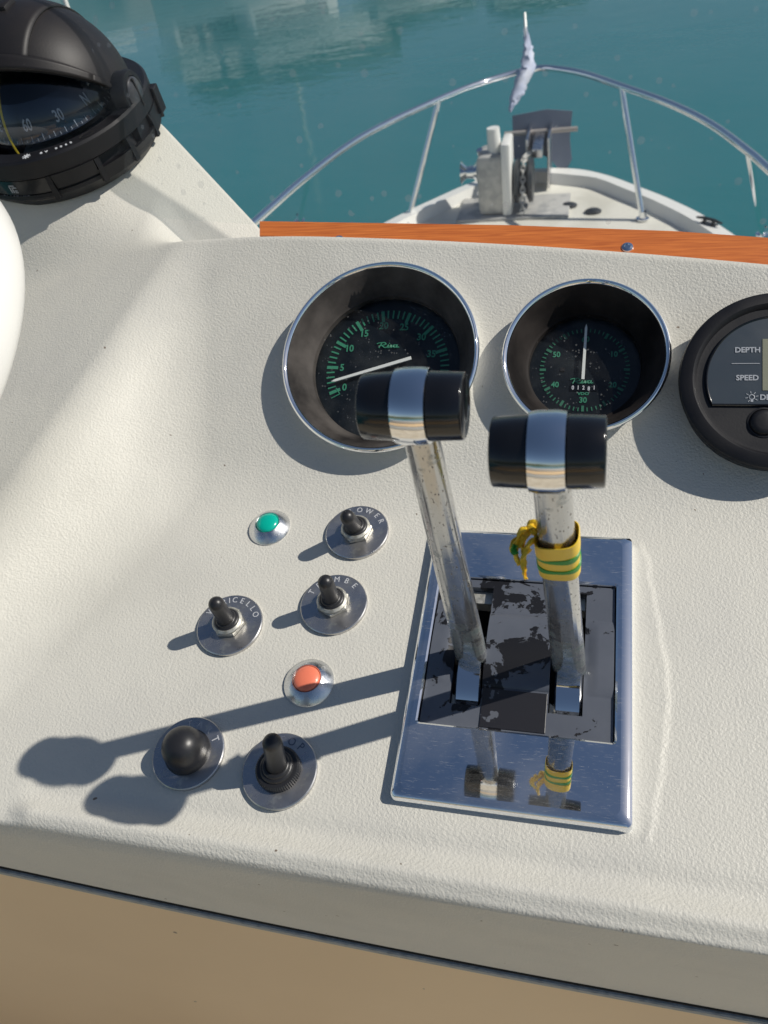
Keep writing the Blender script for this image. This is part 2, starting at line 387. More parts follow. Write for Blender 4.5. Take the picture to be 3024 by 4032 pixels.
def letters(name, items, material, parent, z=0, thick=.00012, mats=None):
    """items: (text, x, y, size, rot, shear, xscale) centred at x, y; or with a Matrix instead of x"""
    bm = bmesh.new()
    for it in items:
        s, x, y, size, rot = it[:5]; shear = it[5] if len(it) > 5 else 0; xs = it[6] if len(it) > 6 else 1; bold = it[7] if len(it) > 7 else 0
        cu = bpy.data.curves.new('t', 'FONT'); cu.body = s; cu.size = size; cu.align_x = 'CENTER'; cu.align_y = 'CENTER'
        cu.shear = shear; cu.extrude = thick; cu.resolution_u = 3; cu.offset = bold
        o = bpy.data.objects.new('t', cu); C.objects.link(o); bpy.context.view_layer.update()
        dg = bpy.context.evaluated_depsgraph_get(); me = o.evaluated_get(dg).to_mesh()
        t = bmesh.new(); t.from_mesh(me); o.evaluated_get(dg).to_mesh_clear()
        if isinstance(x, Matrix): Mx = x @ Matrix.Diagonal((xs, 1, 1, 1))
        else: Mx = Matrix.Translation((x, y, z)) @ Matrix.Rotation(rot, 4, 'Z') @ Matrix.Diagonal((xs, 1, 1, 1))
        merge(bm, t, Mx)
        bpy.data.objects.remove(o); bpy.data.curves.remove(cu)
    return obj(name, bm, material, parent, smooth=False)

# ================================================================== SETTING
# ---- water
WZ = -2.7
bm = bmesh.new()
bmesh.ops.create_grid(bm, x_segments=8, y_segments=8, size=1400, matrix=Matrix.Translation((0, 300, WZ)))
tag(obj('water', bm, WATER, smooth=False), kind='structure')
# ---- low hills added all round, out of view, to hide the horizon in chrome reflections
bm = bmesh.new(); prev = None; NH = 140
rows = []
for k in range(5):
    row = []
    for i in range(NH):
        a = 2 * math.pi * i / NH
        h = 20 + 14 * math.sin(a * 3 + 1) + 8 * math.sin(a * 7 + 2) + 4 * math.sin(a * 17)
        rr = 420 + 60 * k + 20 * math.sin(a * 5 + k)
        row.append(bm.verts.new((rr * math.cos(a), rr * math.sin(a), WZ - .5 + h * (0, .5, .85, 1, .7)[k])))
    rows.append(row)
for a, b in zip(rows, rows[1:]):
    for i in range(NH): bm.faces.new((a[i], a[(i + 1) % NH], b[(i + 1) % NH], b[i]))
tag(obj('hills', bm, HILL), kind='structure')

# ---- console moulding: one height field over the panel frame
def smin(a, b, k):
    h = np.clip(.5 + .5 * (b - a) / k, 0, 1); return b * (1 - h) + a * h - k * h * (1 - h)
def smax(a, b, k): return -smin(-a, -b, k)
def sst(x): x = np.clip(x, 0, 1); return x * x * (3 - 2 * x)
LIP = [on2(*p) for p in ((600, 922), (1000, 921), (1500, 936), (2000, 956), (2500, 990), (3024, 1037))]
_a, _b, _c = np.polyfit([p.x for p in LIP], [(p - q2).dot(t2) for p in LIP], 2)
def s_top(u): return _a * u * u + _b * u + _c
def pl(p, gu, gv, u, v): return p[2] + gu * (u - p[0]) + gv * (v - p[1])
A3 = on2(700, 1050)
_d1 = on1(0, 2080, .04) - A3; _d2 = on1(130, 2500, 0) - A3
_dt = _d1.x * _d2.y - _d1.y * _d2.x
SG = ((_d1.z * _d2.y - _d1.y * _d2.z) / _dt, (_d1.x * _d2.z - _d1.z * _d2.x) / _dt)
P3G = (.2, (_d1.z - .2 * _d1.x) / _d1.y)
XR = CAM + ray(1000, 890) * .685
GR = (-.48, .32)
VF = hit(200, 1055, A3, (-P3G[0], -P3G[1], 1))
nR = Vector((-GR[0], -GR[1], 1))
CR1 = hit(620, 462, XR, nR); CR2 = hit(1000, 868, XR, nR)
def console(u, v, holes=True):
    base1 = np.zeros_like(u); base2 = (v - .194) * math.tan(B2)
    w = smax(base1, base2, .012)
    # right-facing flank and wheel panel on the left
    Sp = pl(A3, *SG, u, v); P3 = pl(A3, *P3G, u, v) + .003
    # panel top lip
    st = s_top(u); vt = .194 + st * math.cos(B2); wt = st * math.sin(B2)
    fade = sst((-.205 - u) / .07)
    back = wt + (v - vt - .004) * (-2.2 * (1 - fade) - .50 * fade)
    w = smin(smax(w, Sp, .022), P3, .018)
    w = smin(w, back, .020)
    # compass pod
    F = pl(VF, -.1, 1.5, u, v); T = pl(Vector((-.35, .41, .0990)), 0, .035, u, v); Rr = pl(XR, *GR, u, v)
    pod = smin(smin(F + .006, Rr, .05), T, .010)
    # edge behind the flank
    d = CR2 - CR1; nx, ny = -d.y, d.x; L = math.hypot(nx, ny); nx /= L; ny /= L
    if ny < 0: nx, ny = -nx, -ny
    dist = (u - CR1.x) * nx + (v - CR1.y) * ny
    backR = Rr - (dist + .0) * 5
    pod = smin(pod, backR, .013)
    pod = pod - sst((u + .158) / .004) * .3
    w = smax(w, pod, .030 * (1 - sst((u + .24) / .05)) + .002)
    w = np.maximum(w, -.30)
    # front bead and lip
    w = w + .0042 * np.exp(-((v + .0345) / .0060) ** 2) * sst((u + .212) / .02) - .0014 * np.exp(-((v + .0215) / .006) ** 2) * sst((u + .212) / .02)
    vf = -.0395 - .0035 * sst((u + .2) / .4)
    w = smin(w, (v - vf + .002) * 5 + .001, .008)
    if holes:
        for (cx_, cy_, rr) in HOLES2:
            dx = u - cx_; dy = (v - .194) / math.cos(B2) - cy_ + (w - (v - .194) * math.tan(B2)) * 0
            w = w - .06 * (1 - sst((np.hypot(dx, dy) - rr) / .003))
        inpl = (u > .012) & (u < .108) & (v > .045) & (v < .130)
        w = np.where(inpl, w - .05, w)
    # slight step of filler to the right of the control plate
    vs = np.array([-.03, .0075, .030, .062, .082, .112, .141, .153, .175]); us = np.array([.1195, .1285, .1325, .1365, .1365, .1325, .1285, .1275, .1195])
    uc = np.interp(v, vs, us) + .0003 * np.sin(v * 300)
    w = w + .0006 * np.exp(-((u - uc) / .0014) ** 2) * (v > -.005) * (v < .165)
    w = w + .0006 * sst((uc - u) / .002) * sst((v) / .01) * sst((.165 - v) / .01) * (u > .11)
    return w
G1 = on2(1487, 1395, .014); G2 = on2(2302, 1393, .014); G3 = on2(3065, 1492, .018)
def loc2(p): d = p - q2; return d.x, d.dot(t2)
HOLES2 = [(*loc2(G1), .0585), (*loc2(G2), .042)]
ST = .00125
us = np.arange(-.56, .40, ST); vs = np.arange(-.0445, .56, ST)
UU, VV = np.meshgrid(us, vs)
WW = console(UU, VV)
rows = [np.stack([UU, VV, WW], -1)]
# fascia below the lip
wb_u = np.array([-.56, -.288, -.157, .027, .21, .40]); wb_w = np.array([-.06, -.1221, -.1565, -.1836, -.1852, -.182])
wb = np.interp(us, wb_u, wb_w)
wbs = np.convolve(np.pad(wb, 60, 'edge'), np.ones(121) / 121, 'valid')
w0 = WW[0]
fr = []
for k in range(40, 0, -1):
    f_ = (k / 40) ** 1.3
    fr.append(np.stack([us, np.full_like(us, -.0445) - .0012 * np.minimum(f_ * 6, 1), w0 + (wbs - w0) * f_], -1))
G = np.concatenate([np.array(fr), rows[0]], 0)
ny_, nx_ = G.shape[:2]
me = bpy.data.meshes.new('console_moulding')
idx = np.arange(ny_ * nx_).reshape(ny_, nx_)
q = np.stack([idx[:-1, :-1], idx[:-1, 1:], idx[1:, 1:], idx[1:, :-1]], -1).reshape(-1, 4)
me.vertices.add(ny_ * nx_); me.vertices.foreach_set('co', G.reshape(-1).astype(np.float32))
me.loops.add(q.size); me.loops.foreach_set('vertex_index', q.reshape(-1).astype(np.int32))
me.polygons.add(len(q)); me.polygons.foreach_set('loop_start', np.arange(0, q.size, 4, dtype=np.int32)); me.polygons.foreach_set('loop_total', np.full(len(q), 4, dtype=np.int32))
me.update(); me.validate(); me.shade_smooth(); me.materials.append(GEL)
con = bpy.data.objects.new('console', me); C.objects.link(con); con.matrix_world = MP
tag(con, kind='structure')

# seal and tan panel under the fascia
def strip(name, lo, hi, v0, v1, material, parent=None):
    bm = bmesh.new(); rings = []
    for i in range(0, len(us), 12):
        u = us[i]; wv = wbs[i]
        a, b = wv + lo, wv + hi
        rings.append([bm.verts.new(c) for c in ((u, v1, b), (u, v0 + .001, b), (u, v0, b - .001), (u, v0, a + .001), (u, v0 + .001, a), (u, v1, a))])
    for r0, r1 in zip(rings, rings[1:]):
        for k in range(5): bm.faces.new((r0[k], r1[k], r1[k + 1], r0[k + 1]))
    o = obj(name, bm, material, parent); o.matrix_world = MP; return o
tag(strip('shadow_gap', -.0050, .0004, -.0466, -.03, GAP), kind='structure')  # solid black strip standing in for the shade of the open gap
tag(strip('rubber_seal', -.0165, -.0032, -.0488, -.03, SEAL), 'grey blue rubber seal strip along the bottom of the console fascia', 'seal')
bm = bmesh.new(); ra = []
for k in range(16):
    ra.append([bm.verts.new((us[i], -.0475 - k * .009, wbs[i] - .0125 - k * .05)) for i in range(0, len(us), 24)])
for a, b in zip(ra, ra[1:]):
    for i in range(len(a) - 1): bm.faces.new((a[i], a[i + 1], b[i + 1], b[i]))
o = obj('locker_panel', bm, TAN); o.matrix_world = MP
tag(o, 'smooth tan panel in shade below the console fascia', 'panel')

# ---- flybridge floor, seat box behind the helm (seen only in the chrome)
bm = bmesh.new(); box(bm, -1.6, 1.6, -3.2, .6, -.98, -.93)
tag(obj('flybridge_floor', bm, TEAKM, smooth=False), kind='structure')
b = thing('bench_seat', 'white bench with tan cushion across the flybridge behind the helm', 'bench', Matrix.Translation((0, -1.7, -.93)))
bm = bmesh.new(); box(bm, -1.3, 1.3, -.35, .35, 0, .42, bev=.02); obj('seat_box', bm, WHITE, b)
bm = bmesh.new(); box(bm, -1.28, 1.28, -.34, .34, .422, .50, bev=.03); obj('cushion', bm, TAN, b)
bm = bmesh.new(); box(bm, -1.28, 1.28, -.44, -.36, .45, .85, bev=.03); obj('backrest', bm, WHITE, b)

# ================================================================== WOOD TRIM
lipc = []
def lip_px(px):   # lip pixel line
    return np.interp(px, [600, 1000, 2000, 3024, 3700], [922, 920, 955, 1036, 1125])
def far_px(px):
    return np.interp(px, [600, 1000, 2000, 2650, 3024, 3700], [860, 865, 880, 903, 929, 990])
near = []; far = []
WN = Vector((0, -.22, 1))
for px in range(1000, 3701, 100):
    l = on2(px, lip_px(px) + 14); nq = CAM + (l - CAM) * 1.03 + Vector((0, .012, -.004))
    near.append(nq)
near = catmull(near, 2)
for nq in near:
    # pixel column of this near point
    r = (nq - CAM); cc = EM.transposed() @ r; px = 1512 + FPX * cc.x / cc.z
    py = lip_px(px)
    base_pt = nq
    far.append(hit(px, far_px(px), base_pt, Vector((0, .19, 1)) + Vector((0, -.42, 0))))
tr = thing('wooden_trim', 'varnished orange mahogany trim board behind the top lip of the console', 'trim', MP.copy())
bm = bmesh.new(); rings = []
for a, b_ in zip(near, far):
    dn = Vector((0, .0, -.014)); e = (b_ - a).normalized() * .0015; up = Vector((0, 0, .0015))
    a0 = a - (b_ - a) * .25
    rings.append([bm.verts.new(p) for p in (a0 + dn, a0, b_ - e, b_ - up, b_ + dn)])
for r0, r1 in zip(rings, rings[1:]):
    for k in range(4): bm.faces.new((r0[k], r1[k], r1[k + 1], r0[k + 1]))
bm.faces.new(rings[0]); bm.faces.new(rings[-1][::-1])
obj('board', bm, WOOD, tr)
WNRM = Vector((0, -.23, 1)).normalized()
def screw(px, py, sink=0):
    j = min(range(len(near)), key=lambda i: abs((1512 + FPX * (EM.transposed() @ (near[i] - CAM)).x / (EM.transposed() @ (near[i] - CAM)).z) - px))
    p = hit(px, py, near[j], WNRM)
    t = bmesh.new()
    lathe([(0, .0006), (.0018, .0006), (.0021, .0013), (.0038, .0007), (.0041, 0), (.0041, -.002)], 28, t)
    bmesh.ops.transform(t, matrix=Matrix.Translation(p) @ Vector((0, 0, 1)).rotation_difference(WNRM).to_matrix().to_4x4(), verts=t.verts)
    obj('screw', t, CHROME, tr)
screw(2470, 974); screw(1334, 945)

# ================================================================== WINDSHIELD
bm = bmesh.new(); low = [far[0] + Vector((-.55, .10, .0))] + far
low = [world(p) for p in low]
upv = Vector((0, .30, 1)).normalized()
ring = []
for p in low:
    a = p + Vector((0, .004, -.006)); ring.append([bm.verts.new(a), bm.verts.new(a + upv * .42), bm.verts.new(a + upv * .42 + Vector((0, .003, 0))), bm.verts.new(a + Vector((0, .003, 0)))])
for r0, r1 in zip(ring, ring[1:]):
    bm.faces.new((r0[0], r1[0], r1[1], r0[1]))
o = obj('windshield', bm, SCREEN, smooth=True, angle=60)
tag(o, 'clear acrylic windshield with dust and water spots above the wooden trim', 'windshield')

# ================================================================== GAUGES
def ticks(name, parent, mt, r1, spec, z, w_minor, w_major):
    bm = bmesh.new()
    for ang, r0, wd_ in spec:
        box(bm, r0, r1, -wd_ / 2, wd_ / 2, z, z + .0002, Matrix.Rotation(R(ang), 4, 'Z'))
    return obj(name, bm, mt, parent, smooth=False)
def riva(parent, mt, x, y, s, z):
    strokes = [[(-2.0, -.4), (-1.5, .7)], [(-1.9, .75), (-1.0, .85), (-.75, .5), (-1.3, .15), (-1.6, .1)], [(-1.4, .1), (-.9, -.35), (-.5, -.3)], [(-.5, -.35), (-.2, .3), (-.35, -.3), (.0, -.3)], [(-.1, .62), (.02, .66)],
               [(.0, -.3), (.25, .25), (.3, -.35), (.75, .3)], [(1.25, .25), (.85, .2), (.8, -.3), (1.2, -.2), (1.4, .3), (1.35, -.3), (1.8, -.25)], [(-2.4, .55), (-1.9, .8)]]
    bm = bmesh.new()
    for st in strokes:
        pts = catmull([(x + a * s * 1.25, y + b * s, z) for a, b in st], 5)
        tube(bm, pts, .00038 * s / .003 + .00012, 5)
    return obj('script_lettering', bm, mt, parent, smooth=False)

def gauge(name, label, G, Rb, Rd, rec, cupm):
    t = thing(name, label, 'gauge', frame(G - n2 * .014, (1, 0, 0), n2), None)
    H = .014; zd = H - rec
    bm = bmesh.new()
    lathe([(Rb - .0045, -.002), (Rb - .0035, .002), (Rb - .0012, H - .003), (Rb, H - .0012), (Rb - .0004, H), (Rb - .0016, H + .0007), (Rb - .0031, H), (Rb - .0037, H - .0012)], 128, bm)
    obj('bezel', bm, CHROME, t, angle=50)
    bm = bmesh.new()
    lathe([(Rb - .0035, H - .001), (Rb - .0065, H - .004), (Rd + .0035, zd + .004), (Rd + .0015, zd + .003), (Rd + .001, zd - .001)], 128, bm)
    obj('recessed_cup', bm, cupm, t, angle=50)
    bm = bmesh.new(); lathe([(0, zd - .003), (Rd + .004, zd - .003)], 96, bm); obj('dial', bm, DIAL, t)
    bm = bmesh.new(); lathe([(0, zd + .0025), (Rd + .0012, zd + .0025)], 96, bm); obj('glass', bm, GLASS, t)
    return t, zd - .003
g1, z1 = gauge('tachometer', 'largest chrome ringed gauge with green numbers 0 to 35 and its needle near 0', G1, .0682, .0510, .024, CUP)
def A1(n): return 204.4 - 5.28 * n
sp = []
for k in range(0, 46):
    big = k % 5 == 0
    sp.append((A1(k), .0360 if big else .0383, .0023 if big else .0011))
ticks('tick_marks', g1, GREENP, .0443, sp, z1 + .0002, 0, 0)
letters('numerals', [(str(5 * k), .0330 * math.cos(R(A1(5 * k) + (1.5 if k == 0 else 0))), .0330 * math.sin(R(A1(5 * k))), .0071, 0, 0, .92, .00016) for k in range(0, 10)], GREENP, g1, z1 + .0003)
riva(g1, GREENP, .0005, .0172, .0031, z1 + .0005)
bm = bmesh.new()
for (a, r0, b_, r1) in ((-150.5, .0443, -150.5, .0375), (-150.5, .0375, -158.5, .0385)):
    p = [Vector((r * math.cos(R(an)), r * math.sin(R(an)), z1 + .0003)) for an, r in ((a, r0), (b_, r1))]
    tube(bm, p, .0004, 4)
obj('scale_bracket', bm, GREENP, g1)
def needle(parent, tip, tail, zz, w0_, w1_):
    a = Vector((tip[0] * math.cos(R(tip[1])), tip[0] * math.sin(R(tip[1])), 0)); b_ = Vector((tail[0] * math.cos(R(tail[1])), tail[0] * math.sin(R(tail[1])), 0))
    d = (a - b_).normalized(); s = Vector((-d.y, d.x, 0)); bm = bmesh.new()
    pts = [b_ + s * w0_, b_ - s * w0_, a - d * .003 - s * w1_, a, a - d * .003 + s * w1_]
    prism(bm, [(p.x, p.y) for p in pts], zz, zz + .0009)
    obj('needle', bm, NEEDLE, parent, smooth=False)
needle(g1, (.0404, -165.1), (.0190, 22), z1 + .0028, .0012, .0009)

g2, z2 = gauge('hour_counter_gauge', 'smaller chrome ringed gauge reading 10 to 60 with hour counter 01281 and upright needle', G2, .0520, .0347, .024, CUPR)
def A2(n): return 90 - 6 * n
ticks('tick_marks', g2, GREENP2, .0290, [(A2(k), .0250 if k % 5 == 0 else .0264, .0017 if k % 5 == 0 else .0008) for k in range(60)], z2 + .0002, 0, 0)
letters('numerals', [(str(k * 10), .0213 * math.cos(R(A2(k * 10))), .0213 * math.sin(R(A2(k * 10))), .0053, 0, 0, .95, .00014) for k in range(1, 7)], GREENP, g2, z2 + .0003)
riva(g2, GREENP, -.0002, -.0086, .0028, z2 + .0005)
letters('maker_lettering', [('VDO', 0, -.0168, .0026, 0, 0, 1.3, .0001)], GREENP, g2, z2 + .0003)
bm = bmesh.new(); box(bm, -.0088, .0088, -.0148, -.0108, z2 + .0001, z2 + .0005); obj('counter_window', bm, BLK, g2, smooth=False)
letters('counter_digits', [(c, -.0068 + .0034 * i, -.0128 - (.0006 if i == 3 else 0), .0038, 0, 0, .8, .0001) for i, c in enumerate('01281')], WHITEP, g2, z2 + .0007)
needle(g2, (.0309, 89.8), (.0079, -94), z2 + .0030, .0010, .0008)
bm = bmesh.new(); box(bm, -.0155, -.0125, -.0012, .0012, z2, z2 + .0006); obj('dial_slot', bm, BLKM, g2, smooth=False)

# ---- depth and speed display
t = thing('depth_speed_display', 'round black display marked DEPTH and SPEED cut by the right edge of the photo', 'display', frame(G3 - n2 * .018, (1, 0, 0), n2))
bm = bmesh.new(); lathe([(.051, -.003), (.052, .004), (.0545, .013), (.0552, .016), (.0545, .0185), (.0525, .0196), (.0475, .0200), (.0460, .0188), (.0450, .0172), (.0430, .0170), (0, .0170)], 128, bm)
obj('housing', bm, BLKM, t, angle=40)
def l3(px, py): p = on2(px, py, .019) - (G3 - n2 * .018); return p.x, p.dot(t2)
RL = .0395
chord = l3(3000, 1592)[1]
pts = []
a0 = math.asin(chord / RL)
for k in range(0, 61):
    a = a0 + (math.pi - 2 * a0) * k / 60; pts.append((RL * math.cos(a), RL * math.sin(a)))
bm = bmesh.new(); prism(bm, pts, .0168, .0178); obj('display_face', bm, LENS, t, smooth=False)
bm = bmesh.new()
pr = [Vector((x, y, .0178)) for x, y in pts]; tube(bm, pr + [pr[0]], .0007, 6); obj('face_rim', bm, BLK, t)
x, y = l3(3004, 1332); x2, y2 = l3(3004, 1535)
bm = bmesh.new(); box(bm, x, x + .034, y2, y, .0177, .0181); obj('screen', bm, LCD, t, smooth=False)
xa, ya = l3(2945, 1376); xb, yb = l3(2944, 1486)
its = [('DEPTH', xa, ya, .0046, 0, 0, 1.0, .00014), ('SPEED', xb, yb, .0046, 0, 0, 1.0, .00014)]
xd, yd = l3(3012, 1563); its.append(('DEPTH', xd + .0045, yd, .0046, 0, 0, 1.0, .00014))
letters('display_lettering', its, GREYP, t, .0180)
bm = bmesh.new(); xs_, ys_ = l3(2882, 1429); xe, ye = l3(2993, 1431); box(bm, xs_, xe, ys_ - .0002, ys_ + .0002, .0179, .0181)
xi, yi = l3(2962, 1561)
for k in range(8):
    a = k * math.pi / 4 + .2
    if abs(a - math.pi * 1.5) < .5: continue
    box(bm, .0022, .0036, -.0002, .0002, .0179, .0181, Matrix.Translation((xi, yi, 0)) @ Matrix.Rotation(a, 4, 'Z'))
lathe([(.0012, .0179), (.0017, .0181), (.0012, .0182)], 16, bm, Matrix.Translation((xi, yi, 0)))
box(bm, -.0007, .0007, -.003, -.0014, .0179, .0181, Matrix.Translation((xi, yi, 0)))
obj('bulb_symbol', bm, GREYP, t, smooth=False)
xo, yo = l3(3011, 1660)
bm = bmesh.new(); lathe([(.0092, .0168), (.0092, .0174), (.0082, .0176), (.0080, .0170), (.0076, .0182), (.0066, .0192), (.0045, .0196), (0, .0197)], 40, bm, Matrix.Translation((xo, yo, 0))); obj('button', bm, BLKM, t)

# ================================================================== SWITCHES AND LAMPS
def disc(parent, r, th, material=DISC):
    bm = bmesh.new(); lathe([(r - .0004, -.001), (r, .0004), (r, th - .0005), (r - .0005, th), (.004, th), (0, th)], 96, bm)
    return obj('backing_disc', bm, material, parent)
def arc_letters(parent, s, angs, r, size, mt, z):
    return letters('etched_lettering', [(c, r * math.cos(R(a)), r * math.sin(R(a)), size, R(a - 90), 0, .9, 0) for c, a in zip(s, angs)], mt, parent, z, .00006)
def hexnut(bm, r, z0, z1, rot=0):
    t_ = bmesh.new(); lathe([(r * .84, z0), (r, z0 + .0004), (r, z1 - .0008), (r * .86, z1), (r * .5, z1)], 6, t_, Matrix.Rotation(rot, 4, 'Z'))
    merge(bm, t_)
def toggle(label, px, py, r, tip, word, angs, knurled=False, rot=0, mt=ETCH, lr=.0166):
    c = on1(px, py, .0028); c.z = 0
    t = thing('toggle_switch', label, 'switch', frame(c), 'toggle switches on the console')
    th = .0028
    disc(t, r, th)
    arc_letters(t, word, angs, lr * r / .0205, .0054 if not knurled else .0064, mt, th + .0001)
    tip = Vector(tip) - c
    if not knurled:
        bm = bmesh.new(); hexnut(bm, .0102, th, th + .0032, rot); obj('nut', bm, NUT, t, smooth=False)
        bm = bmesh.new(); lathe([(.0092, th + .003), (.0094, th + .0045), (.0082, th + .0056), (.006, th + .0056)], 40, bm); obj('washer', bm, NUT, t)
        zb = th + .0046; rr = .0080; sr = .0049
    else:
        bm = bmesh.new(); seg = 120; prof = []
        def kn(rr_, z_): return [bm.verts.new(((rr_ + (.0004 if i % 2 else 0)) * math.cos(2 * math.pi * i / seg), (rr_ + (.0004 if i % 2 else 0)) * math.sin(2 * math.pi * i / seg), z_)) for i in range(seg)]
        rws = [kn(.0118, th), kn(.0118, th + .0035), kn(.0108, th + .0044), kn(.0085, th + .0046)]
        for a, b_ in zip(rws, rws[1:]):
            for i in range(seg): bm.faces.new((a[i], a[(i + 1) % seg], b_[(i + 1) % seg], b_[i]))
        obj('knurled_ring', bm, RUBBER, t, smooth=False)
        zb = th + .0046; rr = .0092; sr = .0054
    # rubber boot: two rolled rings and the covered lever
    d = tip - Vector((0, 0, zb - .002)); L = d.length; ax = d.normalized()
    t_ = bmesh.new()
    def ring_(rmaj, rmin, z_, sh):
        lathe([(rmaj + rmin * math.cos(2 * math.pi * k / 10) , z_ + rmin * math.sin(2 * math.pi * k / 10)) for k in range(11)], 36, t_, Matrix.Translation((ax.x * sh, ax.y * sh, zb)))
    ring_(rr - .0018, .0018, .0002, 0); ring_(rr - .0032, .0016, .0020, .0015)
    lathe([(rr - .0018, 0), (sr + .0010, .0028), (0, .0030)], 32, t_, Matrix.Translation((0, 0, zb)))
    prof = [(sr + .0012, .0015), (sr + .0004, .0040), (sr, .007)]
    for k in range(0, 7):
        a = k / 6 * math.pi / 2; prof.append((sr * .95 * math.cos(a) if k < 6 else 0, L - sr + sr * math.sin(a)))
    lathe(prof, 32, t_, Matrix.Translation((0, 0, zb - .002)) @ Vector((0, 0, 1)).rotation_difference(ax).to_matrix().to_4x4())
    obj('rubber_boot_lever', t_, RUBBER, t, angle=60)
    return t
toggle('toggle switch with black boot on a disc engraved BLOWER', 1405, 2091, .0206, (-.0483, .1525, .0330), 'BLOWER', (134, 114, 95, 73, 50, 31), rot=.3)
toggle('toggle switch with black boot on a disc engraved TROMBE', 1313, 2375, .0206, (-.0503, .1054, .0352), 'TROMBE', (157, 136, 116, 95, 73, 51), rot=.6)
toggle('toggle switch with black boot on a disc engraved VERRICELLO', 903, 2457, .0206, (-.1116, .0855, .0362), 'VERRICELLO', (156, 141, 131, 119, 107, 95, 78, 61, 45, 28), rot=.1)
toggle('toggle switch with black knurled ring on a disc engraved STOP', 1099, 3032, .0206, (-.0553, .0100, .0375), 'STOP', (122, 101, 79, 57), knurled=True, mt=ETCHD, lr=.0160)
# start button
c = on1(740, 2962, .0028); c.z = 0
t = thing('push_button', 'domed black rubber push button on a disc engraved START', 'button', frame(c))
disc(t, .0205, .0028); arc_letters(t, 'START', (128, 106, 83, 60, 34), .0160, .0060, ETCH, .0029)
bm = bmesh.new(); pr = [(.0128, .0028), (.0130, .0040), (.0122, .0052)]
for k in range(0, 13):
    a = k / 12 * math.pi / 2; pr.append((.0118 * math.cos(a) ** .85 if k < 12 else 0, .0085 + .0125 * math.sin(a)))
t_ = bmesh.new(); lathe(pr, 48, t_); obj('rubber_dome', t_, RUBBER, t, angle=60)
# indicator lamps
def lamp(label, px, py, r, m_):
    c = on1(px, py, .002); c.z = 0
    t = thing('indicator_lamp', label, 'indicator light', frame(c), 'round indicator lights on the console')
    bm = bmesh.new(); lathe([(r - .0002, -.001), (r, .0005), (r - .0004, .0014), (r * .62, .0060), (r * .57, .0063), (r * .54, .0058), (r * .53, .002)], 72, bm); obj('bezel', bm, ALU, t, angle=25)
    bm = bmesh.new(); pr = [(r * .52, .002)]
    for k in range(9):
        a = k / 8 * math.pi / 2; pr.append((r * .525 * math.cos(a) if k < 8 else 0, .0058 + .0028 * math.sin(a)))
    lathe(pr, 48, bm); obj('lens', bm, m_, t, angle=60)
lamp('small round indicator light with green lens in a metal bezel', 1059, 2072, .0142, LAMPG)
lamp('small round indicator light with orange lens in a metal bezel', 1214, 2684, .0148, LAMPO)

# ================================================================== ENGINE CONTROL
HP = .0075
def shrink(u, v, h=HP):
    k = h / CAM.z; return u + (CAM.x - u) * k, v + (CAM.y - v) * k
x0, y0 = shrink(0, 0); x1, y1 = shrink(.12, .1704)
ec = thing('engine_control', 'scratched chrome control plate with flaking black insert and two lever slots', 'control box', MP.copy())
def rrect(x0, x1, y0, y1, r, n=5):
    out = []
    for cx_, cy_, a in ((x1 - r, y1 - r, 0), (x0 + r, y1 - r, 90), (x0 + r, y0 + r, 180), (x1 - r, y0 + r, 270)):
        for k in range(n + 1):
            an = R(a + 90 * k / n); out.append((cx_ + r * math.cos(an), cy_ + r * math.sin(an)))
    return out
ix0, iy0 = shrink(.0090, .0417); ix1, iy1 = shrink(.1105, .1345)
bm = bmesh.new(); rings = []
for d, z_, r_ in ((-.0006, -.002, .003), (0, .0005, .003), (0, .0040, .003), (.0006, .0060, .003), (.0022, .0073, .0035), (.0050, .0078, .004), (.0056, .0078, .004)):
    rings.append([bm.verts.new((x, y, z_)) for x, y in rrect(x0 + d, x1 - d * (1.2 if d > .001 else 1), y0 + d, y1 - d, r_)])
for d, z_, r_ in ((-.0018, .0078, .002), (-.0014, .0078, .002), (-.0004, .0071, .0015), (0, .003, .0012), (0, -.003, .0012)):
    rings.append([bm.verts.new((x, y, z_)) for x, y in rrect(ix0 + d, ix1 - d, iy0 + d, iy1 - d, r_)])
for a, b_ in zip(rings, rings[1:]):
    n = len(a)
    for i in range(n): bm.faces.new((a[i], a[(i + 1) % n], b_[(i + 1) % n], b_[i]))
cpl = obj('chrome_plate', bm, PLATE, ec, angle=40)
for p_ in cpl.data.polygons:
    if abs(p_.normal.z) > .9995: p_.use_smooth = False
# insert with two slots
SL = ((.0250, .0418), (.0770, .0945)); SV = (.0515, .1245)
nu, nv = 60, 70
ua = sorted(set(np.round(np.concatenate([np.linspace(ix0 + .0004, ix1 - .0004, 40), [s for sl in SL for s in sl]]), 6)))
va = sorted(set(np.round(np.concatenate([np.linspace(iy0 + .0004, iy1 - .0004, 60), [SV[0], SV[1], .0625, .0628, .1075, .1080]]), 6)))
def ins_h(u, v):
    h = .0052
    f_ = (v - .0628) / (.1078 - .0628)
    if 0 < f_ < 1 and .0418 <= u <= .0770:
        h += .0052 * math.sin(math.pi * f_) ** .7 + .0004
    elif 0 < f_ < 1 and (u < .0225 or u > .0965):
        e = min(1, (u - .0965) / .006) if u > .0965 else min(1, (.0225 - u) / .006)
        h += .0020 * math.sin(math.pi * f_) ** .6 * max(0, math.sin(math.pi * min(e, .5)))
    return h
bm = bmesh.new(); gv = {}
def gvx(i, j):
    if (i, j) not in gv: gv[i, j] = bm.verts.new((ua[i], va[j], ins_h(ua[i], va[j])))
    return gv[i, j]
def inslot(u, v): return any(a < u < b_ for a, b_ in SL) and SV[0] < v < SV[1]
